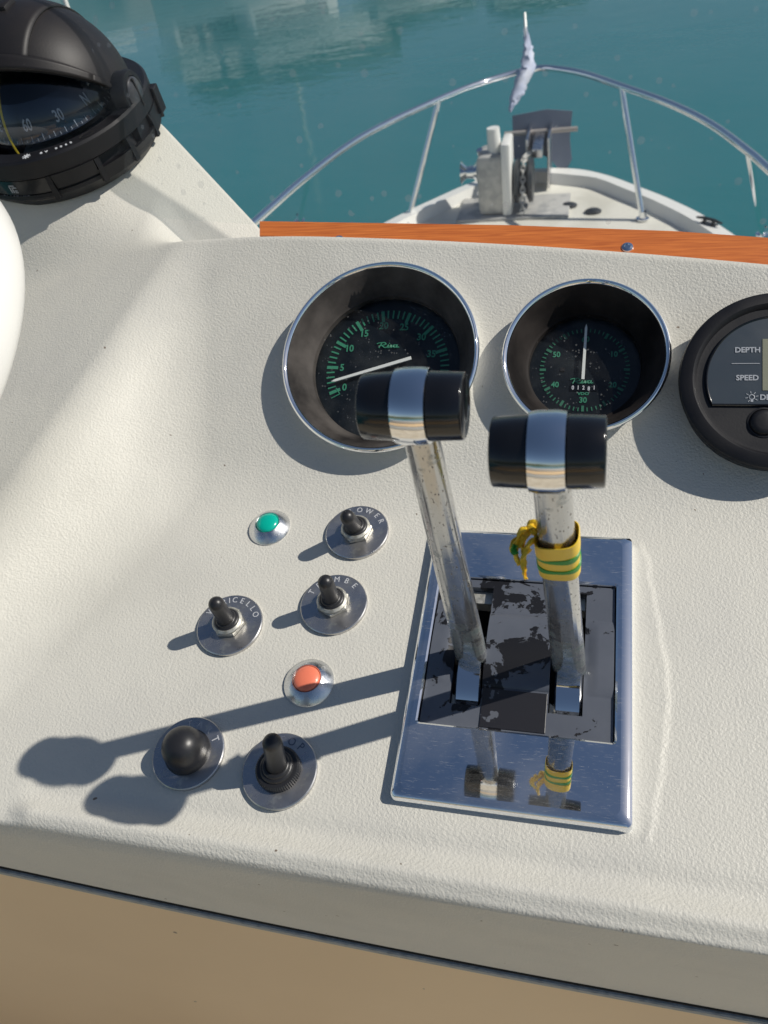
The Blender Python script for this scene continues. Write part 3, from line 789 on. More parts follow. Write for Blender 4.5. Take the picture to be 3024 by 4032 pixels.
for i in range(len(ua) - 1):
    for j in range(len(va) - 1):
        um, vm = (ua[i] + ua[i + 1]) / 2, (va[j] + va[j + 1]) / 2
        if inslot(um, vm): continue
        bm.faces.new((gvx(i, j), gvx(i + 1, j), gvx(i + 1, j + 1), gvx(i, j + 1)))
ed = [e for e in bm.edges if len(e.link_faces) == 1]
ex = bmesh.ops.extrude_edge_only(bm, edges=ed)
for v in ex['geom']:
    if isinstance(v, bmesh.types.BMVert): v.co.z = -.004
obj('black_insert', bm, FLAKE, ec, angle=30)
bm = bmesh.new(); box(bm, ix0 + .001, ix1 - .001, iy0 + .001, iy1 - .001, -.032, -.030); obj('box_floor', bm, BLKM, ec, smooth=False)
for a, b_ in SL:
    bm = bmesh.new(); prism(bm, [(a + .0006, SV[0] + .0004), (b_ - .0006, SV[0] + .0004), (b_ - .0006, SV[0] + .008), (b_ - .004, SV[0] + .0065), ((a + b_) / 2, SV[0] + .0072), (a + .003, SV[0] + .0055), (a + .0006, SV[0] + .0075)], -.0008, .0006)
    obj('worn_slot_liner', bm, NUT, ec, smooth=False)
    bm = bmesh.new(); box(bm, a + .0006, b_ - .0006, SV[1] - .008, SV[1] - .0004, -.0008, .0006); obj('worn_slot_liner', bm, NUT, ec, smooth=False)

bm = bmesh.new(); box(bm, .0424, .0764, iy0 + .0012, .0618, .0050, .0058, bev=.0003); obj('lower_cover', bm, mat('black_flaked_cover', (.016, .016, .02), .38, mix=[((.10, .108, .125), 70, .56, .565, 6)], bump=[(300, .1, .0004, 3)]), ec, smooth=False)

def lever(label, base, head, group='engine levers'):
    base = Vector(base); head = Vector(head); d = head - base; L = d.length
    t = thing('control_lever', label, 'lever', frame(base, (1, 0, 0), d), group)
    # curved chrome foot inside the slot (drum about the pivot)
    Rd = .026; wdt = .0070
    piv = Vector((0, 0, -.022))
    bm = bmesh.new()
    inv = frame(base, (1, 0, 0), d).inverted() @ MP
    # drum with flattened front facet, built in the panel frame then moved to local
    pc = base + Vector((0, -.006, -.020)); t_ = bmesh.new(); pr = []
    for k in range(0, 25):
        a = R(20 + 140 * k / 24 + 0); pr.append((pc.y - (.0275) * math.cos(a) * 1.0, pc.z + .026 * math.sin(a)))
    rings_ = []
    for (du, sc) in ((-wdt, .93), (-wdt + .001, 1), (wdt - .001, 1), (wdt, .93)):
        rings_.append([t_.verts.new((base.x + du, pc.y + (y_ - pc.y) * sc, pc.z + (z_ - pc.z) * sc)) for y_, z_ in pr])
    for a, b_ in zip(rings_, rings_[1:]):
        for i in range(len(a) - 1): t_.faces.new((a[i], a[i + 1], b_[i + 1], b_[i]))
    t_.faces.new(rings_[0]); t_.faces.new(rings_[-1][::-1])
    merge(bm, t_, inv); obj('pivot_foot', bm, CHROME, t, angle=40)
    # octagonal tapering shaft, its foot cut to a point
    bm = bmesh.new(); rg = []
    N = 10
    for k in range(0, 15):
        f_ = k / 14; z_ = -.004 + (L + .002) * f_
        hw = .0090 + (.0066 - .0090) * f_; hd = .0062 + (.0050 - .0062) * f_
        sec = ((hw, -hd * .25), (hw * .93, hd * .55), (hw * .5, hd), (-hw * .5, hd), (-hw * .93, hd * .55), (-hw, -hd * .25), (-hw * .80, -hd * .70), (-hw * .28, -hd * 1.02), (hw * .42, -hd * 1.02), (hw * .84, -hd * .66))
        rg.append([bm.verts.new((x, y, z_ + ((.010 * (abs(x) / hw) - .006) if k == 0 and y < 0 else 0) + (.004 if k == 0 and y >= 0 else 0))) for x, y in sec])
    for a, b_ in zip(rg, rg[1:]):
        n = len(a)
        for i in range(n): bm.faces.new((a[i], a[(i + 1) % n], b_[(i + 1) % n], b_[i]))
    bm.faces.new(rg[0][::-1]); bm.faces.new(rg[-1])
    sh = obj('shaft', bm, PIT, t, angle=24)
    bv = sh.modifiers.new('b', 'BEVEL'); bv.width = .0011; bv.segments = 2; bv.limit_method = 'ANGLE'; bv.angle_limit = R(20)
    # grip
    MX = Matrix.Translation((0, 0, L)) @ Matrix.Rotation(R(90), 4, 'Y')
    rb = .0128
    bm = bmesh.new(); lathe([(rb - .0012, -.0062), (rb + .0004, -.0059), (rb + .0009, -.003), (rb + .0009, .003), (rb + .0004, .0059), (rb - .0012, .0062)], 72, bm, MX)
    obj('chrome_band', bm, CHROME, t, angle=50)
    for s in (1, -1):
        bm = bmesh.new()
        lathe([(rb - .0020, s * .0056), (rb - .0006, s * .0064), (rb - .0008, s * .011), (rb - .0011, s * .0176), (rb - .0014, s * .0180), (rb - .0020, s * .0182), (0, s * .0183)], 72, bm, MX)
        obj('grip_half', bm, BLK, t, angle=40)
    return t, L
lv1, L1 = lever('left chrome lever with black barrel grip in front of the largest gauge', (.0342, .0795, .004), (.0318, .0744, .2076))
lv2, L2 = lever('right chrome lever with yellow and green tape tied round its shaft', (.0868, .0785, .004), (.0790, .0570, .2050))

# tape on the right lever
fr2 = frame(Vector((.0868, .0785, .004)), (1, 0, 0), Vector((.0790, .0570, .2050)) - Vector((.0868, .0785, .004)))
tp = thing('striped_tape', 'yellow tape with green stripes wrapped and knotted round the right lever', 'tape', fr2)
TZ = .1195
def band(z0_, z1_, grow, mt, name, skew=.0, n=56):
    bm = bmesh.new(); rr_ = []
    for (zz, g_) in ((z0_, grow), (z0_ + .0002, grow + .0003), (z1_ - .0002, grow + .0003), (z1_, grow)):
        row = []
        for i in range(n):
            a = 2 * math.pi * i / n; ca, sa = math.cos(a), math.sin(a)
            f_ = zz / L2; hw = .0090 + (.0066 - .0090) * f_ + g_ + .0001; hd = .0063 + (.0050 - .0062) * f_ + g_
            e_ = .72
            x = hw * math.copysign(abs(ca) ** e_, ca); y = hd * math.copysign(abs(sa) ** e_, sa)
            row.append(bm.verts.new((x, y, zz + skew * ca + .0004 * math.sin(3 * a + zz * 900))))
        rr_.append(row)
    for a, b_ in zip(rr_, rr_[1:]):
        for i in range(n): bm.faces.new((a[i], a[(i + 1) % n], b_[(i + 1) % n], b_[i]))
    return obj(name, bm, mt, tp)
band(TZ, TZ + .0250, .0006, YEL, 'wrap', .0006)
band(TZ + .0185, TZ + .0278, .0011, YEL, 'wrap', .0022)
band(TZ + .0060, TZ + .0092, .00095, GRN, 'stripe', .0006); band(TZ + .0148, TZ + .0180, .00095, GRN, 'stripe', .0006)
# knot and frayed tail sticking out to the left
def ribbon(path, wds, tw, mt, name, th=.0004):
    bm = bmesh.new(); P_ = catmull(path, 6); n = len(P_); rows_ = []
    for i, p in enumerate(P_):
        f_ = i / (n - 1); w_ = np.interp(f_, np.linspace(0, 1, len(wds)), wds); a = np.interp(f_, np.linspace(0, 1, len(tw)), tw)
        d = (P_[min(i + 1, n - 1)] - P_[max(0, i - 1)]).normalized(); s = d.orthogonal().normalized(); s = Matrix.Rotation(a, 3, d) @ s; nn = d.cross(s)
        rows_.append([bm.verts.new(p + s * w_ * .52 * (k / 6 - .5) + nn * .0009 * math.sin(k * 1.7 + i * .5)) for k in range(7)])
    for a, b_ in zip(rows_, rows_[1:]):
        for k in range(6): bm.faces.new((a[k], a[k + 1], b_[k + 1], b_[k]))
    o = obj(name, bm, mt, tp); so_ = o.modifiers.new('s', 'SOLIDIFY'); so_.thickness = th; return o
z_ = TZ + .024
ribbon([(-.0070, .002, z_ + .002), (-.0100, .003, z_ + .004), (-.0128, .000, z_ + .002), (-.0142, -.004, z_ - .001)], [.009, .012, .011, .006], [.2, .9, 1.6, 1.9], YEL, 'knot')
ribbon([(-.0080, .000, z_), (-.0105, -.003, z_ + .001), (-.0122, -.006, z_ - .002)], [.007, .010, .005], [1.2, .5, .2], YEL, 'knot')
ribbon([(-.0130, .001, z_ + .001), (-.0158, -.002, z_), (-.0160, -.006, z_ - .002), (-.0140, -.010, z_ - .004)], [.005, .007, .005, .0025], [1.2, 2.0, 1.4, .8], YEL, 'loose_end')
ribbon([(-.0112, -.004, z_), (-.0122, -.008, z_ - .002), (-.0120, -.012, z_ - .004), (-.0112, -.015, z_ - .006)], [.005, .0055, .004, .0014], [.2, .8, 1.4, 1.8], YEL, 'loose_end')
ribbon([(-.0160, -.0035, z_ + .0006), (-.0163, -.0052, z_), (-.0155, -.0070, z_ - .0008)], [.0045, .0045, .004], [1.6, 1.5, 1.3], GRN, 'stripe')
# ================================================================== STEERING WHEEL (only its rim enters the frame)
nrm3 = Vector((-.2, -.067 - .25, 1)).normalized()
pr_ = CAM + ray(-10, 1340) * .50
RW = .175; rt = .0105
cc_ = pr_ - Vector((RW, 0, .035))
sw = thing('steering_wheel', 'white steering wheel rim just entering at the left edge below the compass', 'steering wheel', frame(cc_, (1, 0, .2), nrm3))
bm = bmesh.new()
rws = []
for i in range(96):
    a = 2 * math.pi * i / 96
    rws.append([bm.verts.new(((RW + rt * math.cos(b_)) * math.cos(a), (RW + rt * math.cos(b_)) * math.sin(a), rt * 1.5 * math.sin(b_))) for b_ in [2 * math.pi * k / 20 for k in range(20)]])
for i in range(96):
    a, b_ = rws[i], rws[(i + 1) % 96]
    for k in range(20): bm.faces.new((a[k], b_[k], b_[(k + 1) % 20], a[(k + 1) % 20]))
obj('rim', bm, WHEELM, sw)
for k in range(3):
    bm = bmesh.new(); a = R(90 + 120 * k); tube(bm, [(.03 * math.cos(a), .03 * math.sin(a), -.02), (.11 * math.cos(a), .11 * math.sin(a), -.012), (RW * math.cos(a), RW * math.sin(a), 0)], .006); obj('spoke', bm, CHROME, sw)
bm = bmesh.new(); lathe([(.04, -.04), (.04, -.02), (.034, -.012), (0, -.010)], 40, bm); obj('hub', bm, CHROME, sw)

# ================================================================== COMPASS
CC = at_depth(200, 425, .675); CS = 1.0
zax = Vector((0, -math.sin(R(13)), math.cos(R(13)))); xax = Vector((1, 0, 0)); yax = zax.cross(xax)
mc = Matrix.Identity(4)
for i in range(3): mc[i][0] = xax[i] * CS; mc[i][1] = yax[i] * CS; mc[i][2] = zax[i] * CS; mc[i][3] = CC[i]
cp = thing('compass', 'black hooded marine compass with card numbers 60 and 30 on the left pod', 'compass', mc)
RC = .086
bm = bmesh.new()   # bezel ring band with chamfer
lathe([(.0700, -.004), (.0705, .0010), (.0725, .0022), (RC - .002, .0022), (RC, .0005), (RC, -.0125), (RC - .002, -.0140), (.074, -.0140)], 96, bm, Matrix.Diagonal((1, 1.0, 1, 1)))
obj('bezel_ring', bm, BLKM, cp, angle=30)
bm = bmesh.new()
lathe([(.0780, -.013), (.0790, -.020), (.0820, -.028), (.0850, -.027), (.0855, -.030), (.078, -.040)], 96, bm); obj('base_housing', bm, BLKM, cp, angle=30)
for k, a in enumerate((-72, -44, -22, 2, 24, 48)):   # gusset ribs under the ring
    bm = bmesh.new()
    prism(bm, [(.072, -.0135), (RC - .0005, -.0135), (.0870, -.020), (.0875, -.033), (.070, -.034)], -.0022, .0022, Matrix.Rotation(R(a), 4, 'Z') @ Matrix.Rotation(R(90), 4, 'X'))
    obj('rib', bm, BLKM, cp, smooth=False)
# curved apron panels
def apron(a0, a1, r0, r1, z0_, z1_, mt, name, nseg=16, th=.004):
    bm = bmesh.new(); rr_ = []
    for i in range(nseg + 1):
        a = R(a0 + (a1 - a0) * i / nseg); c_, s_ = math.cos(a), math.sin(a)
        rr_.append([bm.verts.new((r * c_, r * s_, z)) for r, z in ((r0, z0_), (r1, z1_), (r1 - th, z1_), (r0 - th, z0_))])
    for a, b_ in zip(rr_, rr_[1:]):
        for k in range(4): bm.faces.new((a[k], a[(k + 1) % 4], b_[(k + 1) % 4], b_[k]))
    bm.faces.new(rr_[0]); bm.faces.new(rr_[-1][::-1])
    return obj(name, bm, mt, cp, angle=30)
apron(-70, -46, .0855, .0872, -.025, -.013, BLKM, 'apron')
apron(-46, -22, .0850, .0868, -.033, -.022, BLKM, 'apron')
apron(2, 24, .0850, .0865, -.032, -.0135, BLKM, 'apron'); apron(-22, 2, .0845, .0868, -.033, -.024, BLKM, 'apron')
# front plate with logo (recessed, gloss)
apron(-128, -74, .0840, .0840, -.033, -.0145, BLK, 'front_plate')
# lettering on the front plate
def ringM(a, r, z, tilt=90):
    return Matrix.Rotation(R(a), 4, 'Z') @ Matrix.Translation((r, 0, z)) @ Matrix.Rotation(R(90), 4, 'Z') @ Matrix.Rotation(R(tilt), 4, 'X')
letters('front_lettering', [(c, ringM(-96 + 2.4 * (i - 4), .0843, -.0285), 0, .0042, 0, 0, .95, .0001) for i, c in enumerate('PLASTIMO')], GREYP, cp)
bm = bmesh.new()
for (a_, b0, b1, c0, c1) in ((0, -.0045, -.0030, -.0045, .0045), (0, -.0045, .0030, .0033, .0045), (0, -.0018, -.0004, -.0045, .0022), (0, -.0018, .0046, .0010, .0022), (0, .0006, .0046, -.0026, -.0014), (0, .0006, .0046, -.0045, -.0035)):
    box(bm, b0, b1, c0, c1, 0, .0002, ringM(-96, .0843, -.0208) @ Matrix.Scale(.75, 4))
obj('logo', bm, GREYP, cp, smooth=False)
letters('ring_lettering', [(c, Matrix.Rotation(R(-70 + 3.0 * i), 4, 'Z') @ Matrix.Translation((.0790, 0, .0024)) @ Matrix.Rotation(R(90), 4, 'Z'), 0, .0036, 0, 0, 1.0, .00012) for i, c in enumerate('BV 0062')], WHITEP, cp)
bm = bmesh.new()
for k in range(8): box(bm, .0010, .0034, -.0004, .0004, 0, .0002, Matrix.Rotation(R(-79), 4, 'Z') @ Matrix.Translation((.0790, 0, .0024)) @ Matrix.Rotation(k * math.pi / 4, 4, 'Z'))
lathe([(0, .0002), (.0015, .0002)], 12, bm, Matrix.Rotation(R(-79), 4, 'Z') @ Matrix.Translation((.0790, 0, .0024)))
obj('ring_symbol', bm, WHITEP, cp, smooth=False)
bm = bmesh.new(); lathe([(.0042, .00225), (.0042, .0026), (.0032, .0024), (.0030, -.003), (0, -.003)], 20, bm, Matrix.Rotation(R(-42), 4, 'Z') @ Matrix.Translation((.0785, 0, 0)) @ Matrix.Diagonal((.8, 1.6, 1, 1))); obj('ring_hole', bm, GAP, cp)
# bowl, card, lubber line, dome
bm = bmesh.new(); lathe([(.0702, .001), (.066, -.010), (.050, -.028), (0, -.034)], 64, bm); obj('bowl', bm, BLKM, cp)
rcard = .052
bm = bmesh.new(); lathe([(rcard + .004, .000), (rcard + .001, .0060), (rcard - .004, .0190), (rcard - .010, .0260), (.012, .0300), (0, .0330)], 72, bm); obj('compass_card', bm, mat('dark_blue_card', (.010, .016, .026), .3, coat=.3), cp)
its = []
A60 = -90 + 8
for k, s_ in enumerate(('60', '30', 'N', '33', 'E', '12')):
    ang = {'60': -80, '30': -50, 'N': -20, '33': 10, 'E': -110, '12': -140}[s_]
    its.append((s_, Matrix.Rotation(R(ang), 4, 'Z') @ Matrix.Translation((rcard - .0010, 0, .0125)) @ Matrix.Rotation(R(90), 4, 'Z') @ Matrix.Rotation(R(69), 4, 'X'), 0, .0125, 0, 0, .62, .0002))
for it_ in its: letters('card_numeral', [it_], GREYP, cp)
bm = bmesh.new()
for k in range(72):
    L_ = .0055 if k % 6 == 4 else (.0042 if k % 2 == 0 else .0022)
    box(bm, -.00025, .00025, 0, L_, 0, .0002, Matrix.Rotation(R(5 * k), 4, 'Z') @ Matrix.Translation((rcard + .0035, 0, .0008)) @ Matrix.Rotation(R(90), 4, 'Z') @ Matrix.Rotation(R(63), 4, 'X'))
obj('card_ticks', bm, GREYP, cp, smooth=False)
bm = bmesh.new(); pts = []
for k in range(13):
    a = R(-8 + 62 * k / 12); pts.append((-.004, -.062 * math.cos(a), .002 + .052 * math.sin(a)))
tube(bm, pts, .0009, 6); obj('lubber_line', bm, mat('yellow_line', (.55, .40, .03), .5), cp)
bm = bmesh.new(); pr = []
for k in range(17):
    a = R(90 * k / 16); pr.append((.0672 * math.cos(a) if k < 16 else 0, .0015 + .060 * math.sin(a)))
lathe(pr, 72, bm); obj('glass_dome', bm, CGLASS, cp)
# hood: sphere shell swept about the x axis
def hood(R0, psi0, psi1, lam0, lam1, name, mt, th=.003, npsi=28, nlam=40, zc=.004, sx=1.0):
    bm = bmesh.new(); rr_ = []
    for i in range(npsi + 1):
        ps = R(psi0 + (psi1 - psi0) * i / npsi); row = []
        for j in range(nlam + 1):
            la = R(lam0 + (lam1 - lam0) * j / nlam)
            row.append(bm.verts.new((sx * R0 * math.cos(la), R0 * math.sin(la) * math.cos(ps), zc + R0 * math.sin(la) * math.sin(ps) * 1.0)))
        rr_.append(row)
    for a, b_ in zip(rr_, rr_[1:]):
        for k in range(nlam): bm.faces.new((a[k], a[k + 1], b_[k + 1], b_[k]))
    o = obj(name, bm, mt, cp, angle=40); s_ = o.modifiers.new('s', 'SOLIDIFY'); s_.thickness = th; s_.offset = -1; return o
RH = .0735
hood(RH, -6, 128, 4, 176, 'hood', HOODM)
hood(RH + .0016, -6, 129, 64, 116, 'hood_centre_band', HOODM, th=.0022, nlam=14)
hood(RH + .0030, 126, 134, 28, 152, 'visor_lip', HOODM, th=.006, npsi=4)
hood(RH + .0012, 124, 133, 8, 28, 'visor_edge', HOODM, th=.004, npsi=4, nlam=8)
bm = bmesh.new(); box(bm, -.010, .010, -.006, .012, RH - .001, RH + .0085, bev=.003); obj('hood_knob', bm, HOODM, cp)
for s in (1, -1):
    MXs = Matrix.Translation((s * .0765, 0, .006)) @ Matrix.Rotation(R(90 * s), 4, 'Y')
    bm = bmesh.new(); lathe([(.0165, -.006), (.0170, .004), (.0160, .0062), (.0126, .0066), (.0122, .0052), (0, .0052)], 48, bm, MXs); obj('pivot_ear', bm, BLKM, cp)
    bm = bmesh.new(); t_ = bmesh.new(); lathe([(.0118, .0050), (.0116, .0072), (.0090, .0092), (0, .0100)], 40, t_, MXs); merge(bm, t_); ps = obj('pivot_screw', bm, mat('dark_grey_screw', (.045, .045, .05), .3), cp)
    bm = bmesh.new(); box(bm, -.0112, .0112, -.0008, .0008, .0084, .0103, MXs @ Matrix.Rotation(R(4), 4, 'Z')); obj('slot', bm, GAP, ps, smooth=False)
    bm = bmesh.new(); prism(bm, [(-.020, -.026), (.020, -.026), (.017, .0), (.013, .010), (-.013, .010), (-.017, 0)], -.0040, .0045, Matrix(((0, 0, 1, s * .0785), (1, 0, 0, 0), (0, 1, 0, 0), (0, 0, 0, 1)))); obj('bracket', bm, BLKM, cp, smooth=False)
    bm = bmesh.new(); box(bm, s * .080 - .006, s * .080 + .006, .024, .034, -.026, -.004, bev=.001); obj('bracket_tab', bm, BLKM, cp, smooth=False)

# ================================================================== FOREDECK
DZ = -1.42
CX = -.26
half = [(4.80, 0), (4.78, .14), (4.72, .28), (4.60, .42), (4.42, .57), (4.20, .74), (3.9, .92), (3.4, 1.12), (2.6, 1.32), (1.4, 1.5), (.35, 1.55)]
def outline(off=0, z=0):
    c = catmull([(CX - (h - off if h > off else 0), y - (off if h < .3 else off * .4), z) for y, h in half], 6)
    d = catmull([(CX + (h - off if h > off else 0), y - (off if h < .3 else off * .4), z) for y, h in half], 6)
    return c[::-1] + d[1:]
bm = bmesh.new()
o1 = outline(.0, DZ - .01); o2 = outline(0, DZ + .055); o3 = outline(.075, DZ + .06); o4 = outline(.095, DZ + .004)
hull2 = [Vector((CX + (p.x - CX) * .80, .35 + (p.y - .35) * .93, -2.2)) for p in o1]; hull3 = [Vector((CX + (p.x - CX) * .62, .35 + (p.y - .35) * .86, WZ - .2)) for p in o1]
vr = [[bm.verts.new(p) for p in r_] for r_ in (hull3, hull2, o1, o2, o3, o4)]
for a, b_ in zip(vr, vr[1:]):
    for i in range(len(a) - 1): bm.faces.new((a[i], a[i + 1], b_[i + 1], b_[i]))
obj_h = obj('boat_hull', bm, WHITE, angle=40)
tag(obj_h, 'cream white bow of the boat with a raised toe rail beyond the windshield', 'boat hull')
bm = bmesh.new(); vs_ = [bm.verts.new(Vector((p.x, p.y, DZ + .004))) for p in o4]
n = len(vs_)
for i in range(n // 2): 
    try: bm.faces.new((vs_[i], vs_[i + 1], vs_[n - 2 - i], vs_[n - 1 - i]))
    except Exception: pass
obj('foredeck', bm, DECKM, obj_h, smooth=False)
# wheelhouse block below the console, so nothing floats
bm = bmesh.new(); box(bm, CX - 1.1, CX + 1.25, .62, 1.6, DZ, -.55, bev=.05)
tag(obj('cabin_front', bm, WHITE), kind='structure')

# bow rail
RZ = -.82
rail = thing('bow_rail', 'polished steel bow rail curving round the foredeck', 'railing', Matrix.Identity(4))
rp = [hitz(*p, RZ) for p in ((1010, 868), (1215, 690), (1440, 530), (1727, 392), (1900, 325), (2040, 284), (2075, 278), (2150, 268), (2290, 288), (2447, 340), (2640, 410), (2800, 490), (2950, 600), (3030, 670))]
rp = [rp[0] + (rp[0] - rp[1]) * 1.6] + rp + [rp[-1] + (rp[-1] - rp[-2]) * 3]
bm = bmesh.new(); tube(bm, catmull(rp, 6), .0165, 12); obj('handrail', bm, CHROME, rail)
for (tx, ty, bx, by) in ((1215, 690, 1180, 870), (1727, 395, 1608, 870), (2447, 342, 2530, 862), (2950, 602, 3003, 925)):
    a = hitz(tx, ty, RZ); b_ = hitz(bx, by, DZ + .01)
    bm = bmesh.new(); tube(bm, [a, b_], .0150, 12); lathe([(.034, 0), (.034, .006), (.018, .010), (.015, .04)], 20, bm, Matrix.Translation(b_)); obj('stanchion', bm, CHROME, rail)

# flagstaff with furled pennant at the bow
fa = hitz(2078, 290, RZ); fl = thing('flagstaff', 'short pale flagstaff with furled lavender pennant at the tip of the bow rail', 'flagstaff', Matrix.Translation(fa))
def rel(px, py, d):   # point at same distance as the staff
    p = at_depth(px, py, d); return p - fa
dd = (EM.transposed() @ (W3.transposed() @ fa - CAM)).z
bm = bmesh.new(); tube(bm, [rel(2066, 50, dd), rel(2070, 120, dd), rel(2080, 280, dd)], [.007, .009, .012], 8); obj('staff', bm, WHITE, fl)
bm = bmesh.new(); tube(bm, catmull([rel(2069, 110, dd), rel(2075, 160, dd), rel(2078, 215, dd), rel(2076, 270, dd), rel(2058, 310, dd), rel(2042, 355, dd), rel(2022, 400, dd), rel(2008, 438, dd)], 4),
     list(np.interp(np.linspace(0, 1, 29), [0, .15, .3, .5, .62, .75, .88, 1], [.009, .016, .030, .040, .037, .030, .018, .006])), 14)
for v in bm.verts: v.co += Vector((random.gauss(0, .004), random.gauss(0, .004), 0))
obj('pennant', bm, CLOTH, fl)

# windlass and anchor
wl0 = hitz(1985, 845, DZ)
wl = thing('anchor_windlass', 'grey and white anchor windlass on the foredeck with a drum on its left', 'windlass', Matrix.Translation(wl0))
k = (wl0 - world(CAM)).length / FPX   # metres per source pixel here
bm = bmesh.new(); box(bm, -.26, .36, -.10, .22, 0, .02, bev=.006); obj('base_plate', bm, GREYM, wl)
bm = bmesh.new(); box(bm, -.135, .045, -.06, .16, .02, .34, bev=.03); obj('housing', bm, GREYM, wl)
bm = bmesh.new(); box(bm, .0, .05, -.075, .12, .02, .40, bev=.012); obj('side_cheek', bm, WHITE, wl)
bm = bmesh.new(); tube(bm, [(-.04, .02, .33), (-.045, .02, .46)], [.04, .034], 14); obj('brake_post', bm, WHITE, wl)
bm = bmesh.new(); lathe([(.0, 0), (.055, 0), (.06, .01), (.035, .03), (.030, .07), (.045, .09), (.06, .10), (0, .10)], 28, bm, Matrix.Translation((-.13, .03, .235)) @ Matrix.Rotation(R(-90), 4, 'Y')); obj('drum', bm, CHROME, wl)
bm = bmesh.new(); tube(bm, [(-.11, .02, .30), (-.12, .0, .36)], .018, 10); obj('handle', bm, CHROME, wl)
bm = bmesh.new(); lathe([(0, 0), (.11, 0), (.115, .02), (.07, .04), (.07, .06), (.115, .08), (.11, .10), (0, .10)], 28, bm, Matrix.Translation((.06, .06, .16)) @ Matrix.Rotation(R(90), 4, 'Y')); obj('chain_wheel', bm, DARKM, wl)
def chain_link(bm, M_): 
    pts = [Vector((.012 * math.cos(a), .020 * math.sin(a) , 0)) for a in [i * math.pi / 5 for i in range(11)]]
    t_ = bmesh.new(); tube(t_, pts, .005, 6, caps=False); merge(bm, t_, M_)
ch = thing('anchor_chain', 'dark galvanised anchor chain running over the windlass to the bow roller', 'chain', Matrix.Translation(wl0))
cpath = catmull([(.11, -.08, .05), (.11, -.03, .17), (.11, .06, .27), (.12, .2, .25), (.14, .40, .20), (.16, .58, .18)], 5)
for i, p in enumerate(cpath):
    d = (cpath[min(i + 1, len(cpath) - 1)] - cpath[max(i - 1, 0)]).normalized()
    bm = bmesh.new(); chain_link(bm, Matrix.Translation(p) @ Vector((0, 1, 0)).rotation_difference(d).to_matrix().to_4x4() @ Matrix.Rotation(R(90 * (i % 2)), 4, 'Y')); obj('link', bm, GREYM, ch)
an = thing('anchor', 'blue grey plough anchor stowed upright on the bow roller beyond the windlass', 'anchor', Matrix.Translation(wl0 + Vector((.17, .42, .0))))
bm = bmesh.new()
for x_ in (-.07, .05): box(bm, x_, x_ + .015, -.12, .25, .02, .30, bev=.004)
obj('bow_roller_cheeks', bm, STEEL, an)
bm = bmesh.new(); box(bm, -.03, .03, -.2, .2, .22, .27, bev=.008); obj('shank', bm, STEEL, an)
bm = bmesh.new(); pts = [(-.17, .35), (-.165, .20), (-.17, .12), (-.10, .09), (.0, .13), (.06, .10), (.13, .0), (.18, .09), (.165, .20), (.175, .35), (.03, .37)]
prism(bm, pts, 0, .02, Matrix.Translation((0, .12, .0)) @ Matrix.Rotation(R(78), 4, 'X')); obj('fluke', bm, mat('blue_grey_steel', (.20, .23, .30), .4, .5, rmix=(.5, 12, .4, .6)), an, smooth=False)
bm = bmesh.new(); tube(bm, [(-.21, .10, .27), (.21, .10, .27)], .014, 10); obj('stock', bm, mat('dull_bar', (.42, .38, .35), .5, .3), an)

def fit(px, py, w_, d_, label):
    p = hitz(px, py, DZ + .006); t = thing('deck_fitting', label, 'deck fitting', Matrix.Translation(p))
    bm = bmesh.new(); lathe([(w_, 0), (w_, .008), (w_ * .7, .016), (0, .018)], 24, bm, Matrix.Diagonal((1, d_, 1, 1))); obj('cap', bm, DARKM, t)
fit(2240, 812, .045, .8, 'dark round deck filler cap nearest the windlass'); fit(2335, 835, .045, .8, 'dark round deck filler cap right of the windlass')
p = hitz(2790, 884, DZ + .055); t = thing('mooring_cleat', 'dark mooring cleat on the right toe rail near the bow rail post', 'cleat', Matrix.Translation(p) @ Matrix.Rotation(R(-40), 4, 'Z') @ Matrix.Scale(.6, 4))
bm = bmesh.new(); tube(bm, [(-.12, 0, .035), (-.05, 0, .045), (.05, 0, .045), (.12, 0, .035)], [.008, .014, .014, .008], 8); obj('horns', bm, DARKM, t)
bm = bmesh.new(); box(bm, -.05, -.03, -.012, .012, 0, .04); box(bm, .03, .05, -.012, .012, 0, .04); box(bm, -.07, .07, -.03, .03, 0, .01); obj('feet', bm, DARKM, t, smooth=False)

# thin aerial behind the compass
p = at_depth(296, 120, 2.2); t = thing('whip_aerial', 'thin white whip aerial rising behind the compass hood', 'aerial', Matrix.Translation(p))
bm = bmesh.new(); tube(bm, [(0, 0, -1.2), (.0, 0, .6)], [.009, .006], 10); obj('rod', bm, WHITE, t)

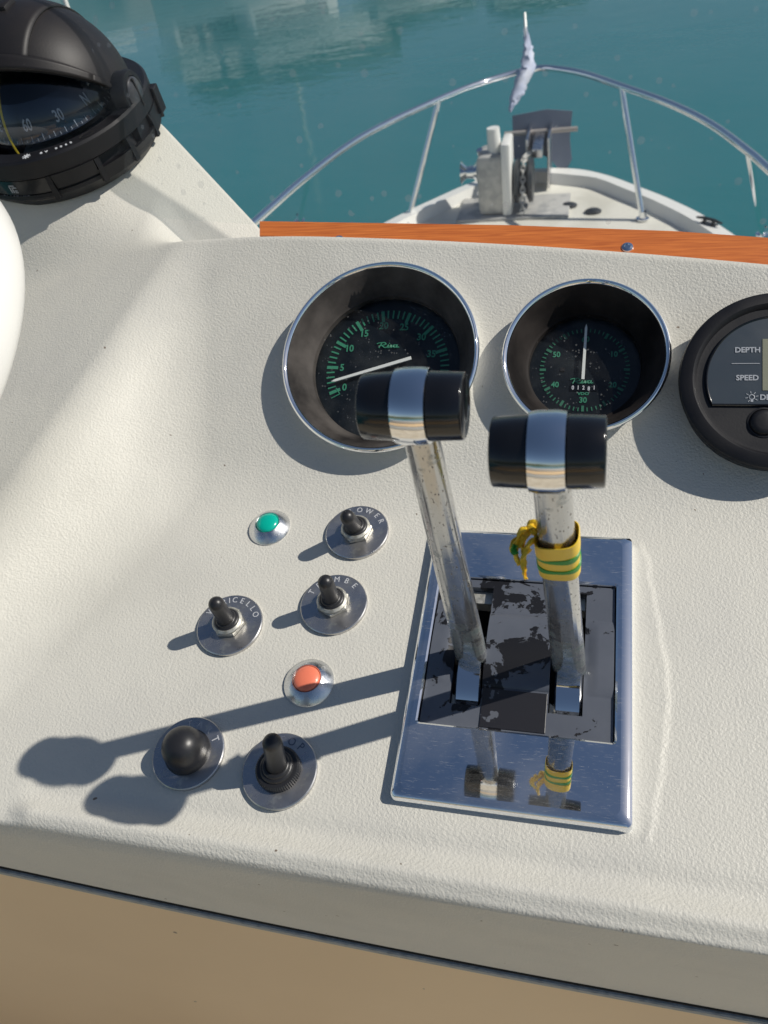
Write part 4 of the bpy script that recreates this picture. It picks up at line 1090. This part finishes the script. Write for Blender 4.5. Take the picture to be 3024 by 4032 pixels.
# ================================================================== MOORED BOATS (seen as reflections)
def boat(px, py, D, L, hh, heading, label, canopy=True, mast=0):
    d = hitz(px, py, WZ) - world(CAM); d.z = 0; d.normalize(); p = world(CAM) + d * D; p.z = WZ
    t = thing('moored_boat', label, 'boat', Matrix.Translation(p) @ Matrix.Rotation(heading, 4, 'Z'), 'boats moored across the water')
    bm = bmesh.new(); rr_ = []
    for f_ in np.linspace(0, 1, 13):
        y = (f_ - .5) * L; b_ = L * .16 * (1 - max(0, f_ - .45) ** 2 * 3.2); b_ = max(b_, .03); zf = hh * (.9 + .35 * f_ * f_)
        rr_.append([bm.verts.new((x, y + (z > 0) * max(0, f_ - .8) * .6, z)) for x, z in ((-b_ * .55, -.3), (-b_ * .85, .1), (-b_, zf), (-b_ * .9, zf + .02), (b_ * .9, zf + .02), (b_, zf), (b_ * .85, .1), (b_ * .55, -.3))])
    for a, b_ in zip(rr_, rr_[1:]):
        for k in range(7): bm.faces.new((a[k], b_[k], b_[k + 1], a[k + 1]))
    bm.faces.new(rr_[0]); bm.faces.new(rr_[-1][::-1]); obj('hull', bm, WHITE, t, angle=30)
    bm = bmesh.new(); box(bm, -L * .11, L * .11, -L * .2, L * .18, hh * .95, hh * 1.75, bev=.15); obj('cabin', bm, WHITE, t)
    bm = bmesh.new(); box(bm, -L * .112, L * .112, -L * .15, L * .16, hh * 1.3, hh * 1.55); obj('window_band', bm, DARKM, t, smooth=False)
    if canopy:
        bm = bmesh.new(); box(bm, -L * .14, L * .14, -L * .42, L * .20, hh * 2.02, hh * 2.35, bev=.08); obj('hard_top', bm, WHITE, t)
        bm = bmesh.new(); box(bm, -L * .15, L * .15, -L * .45, L * .12, hh * 2.37, hh * 3.05, bev=.25); obj('canopy', bm, CANOPY, t)
    if mast:
        bm = bmesh.new(); tube(bm, [(0, 0, hh), (0, 0, mast)], [.09, .05], 8); obj('mast', bm, WHITE, t)
boat(250, 0, 44, 12, 1.8, 2.2, 'white motor cruiser with pale cabin farthest left across the water', False)
boat(820, 60, 36, 10, 1.5, 2.3, 'white motor boat with dark green canopy across the water left of centre', True)
boat(1120, 60, 34, 9, 1.35, 2.25, 'white boat with tall mast across the water', True, 9.5)
boat(1560, 0, 30, 6, .75, 2.3, 'small white boat with low green canopy across the water', True)
boat(2020, 0, 27, 5, .62, 2.2, 'smallest white boat with green canopy across the water right of centre', True)

S.render.engine = 'CYCLES'
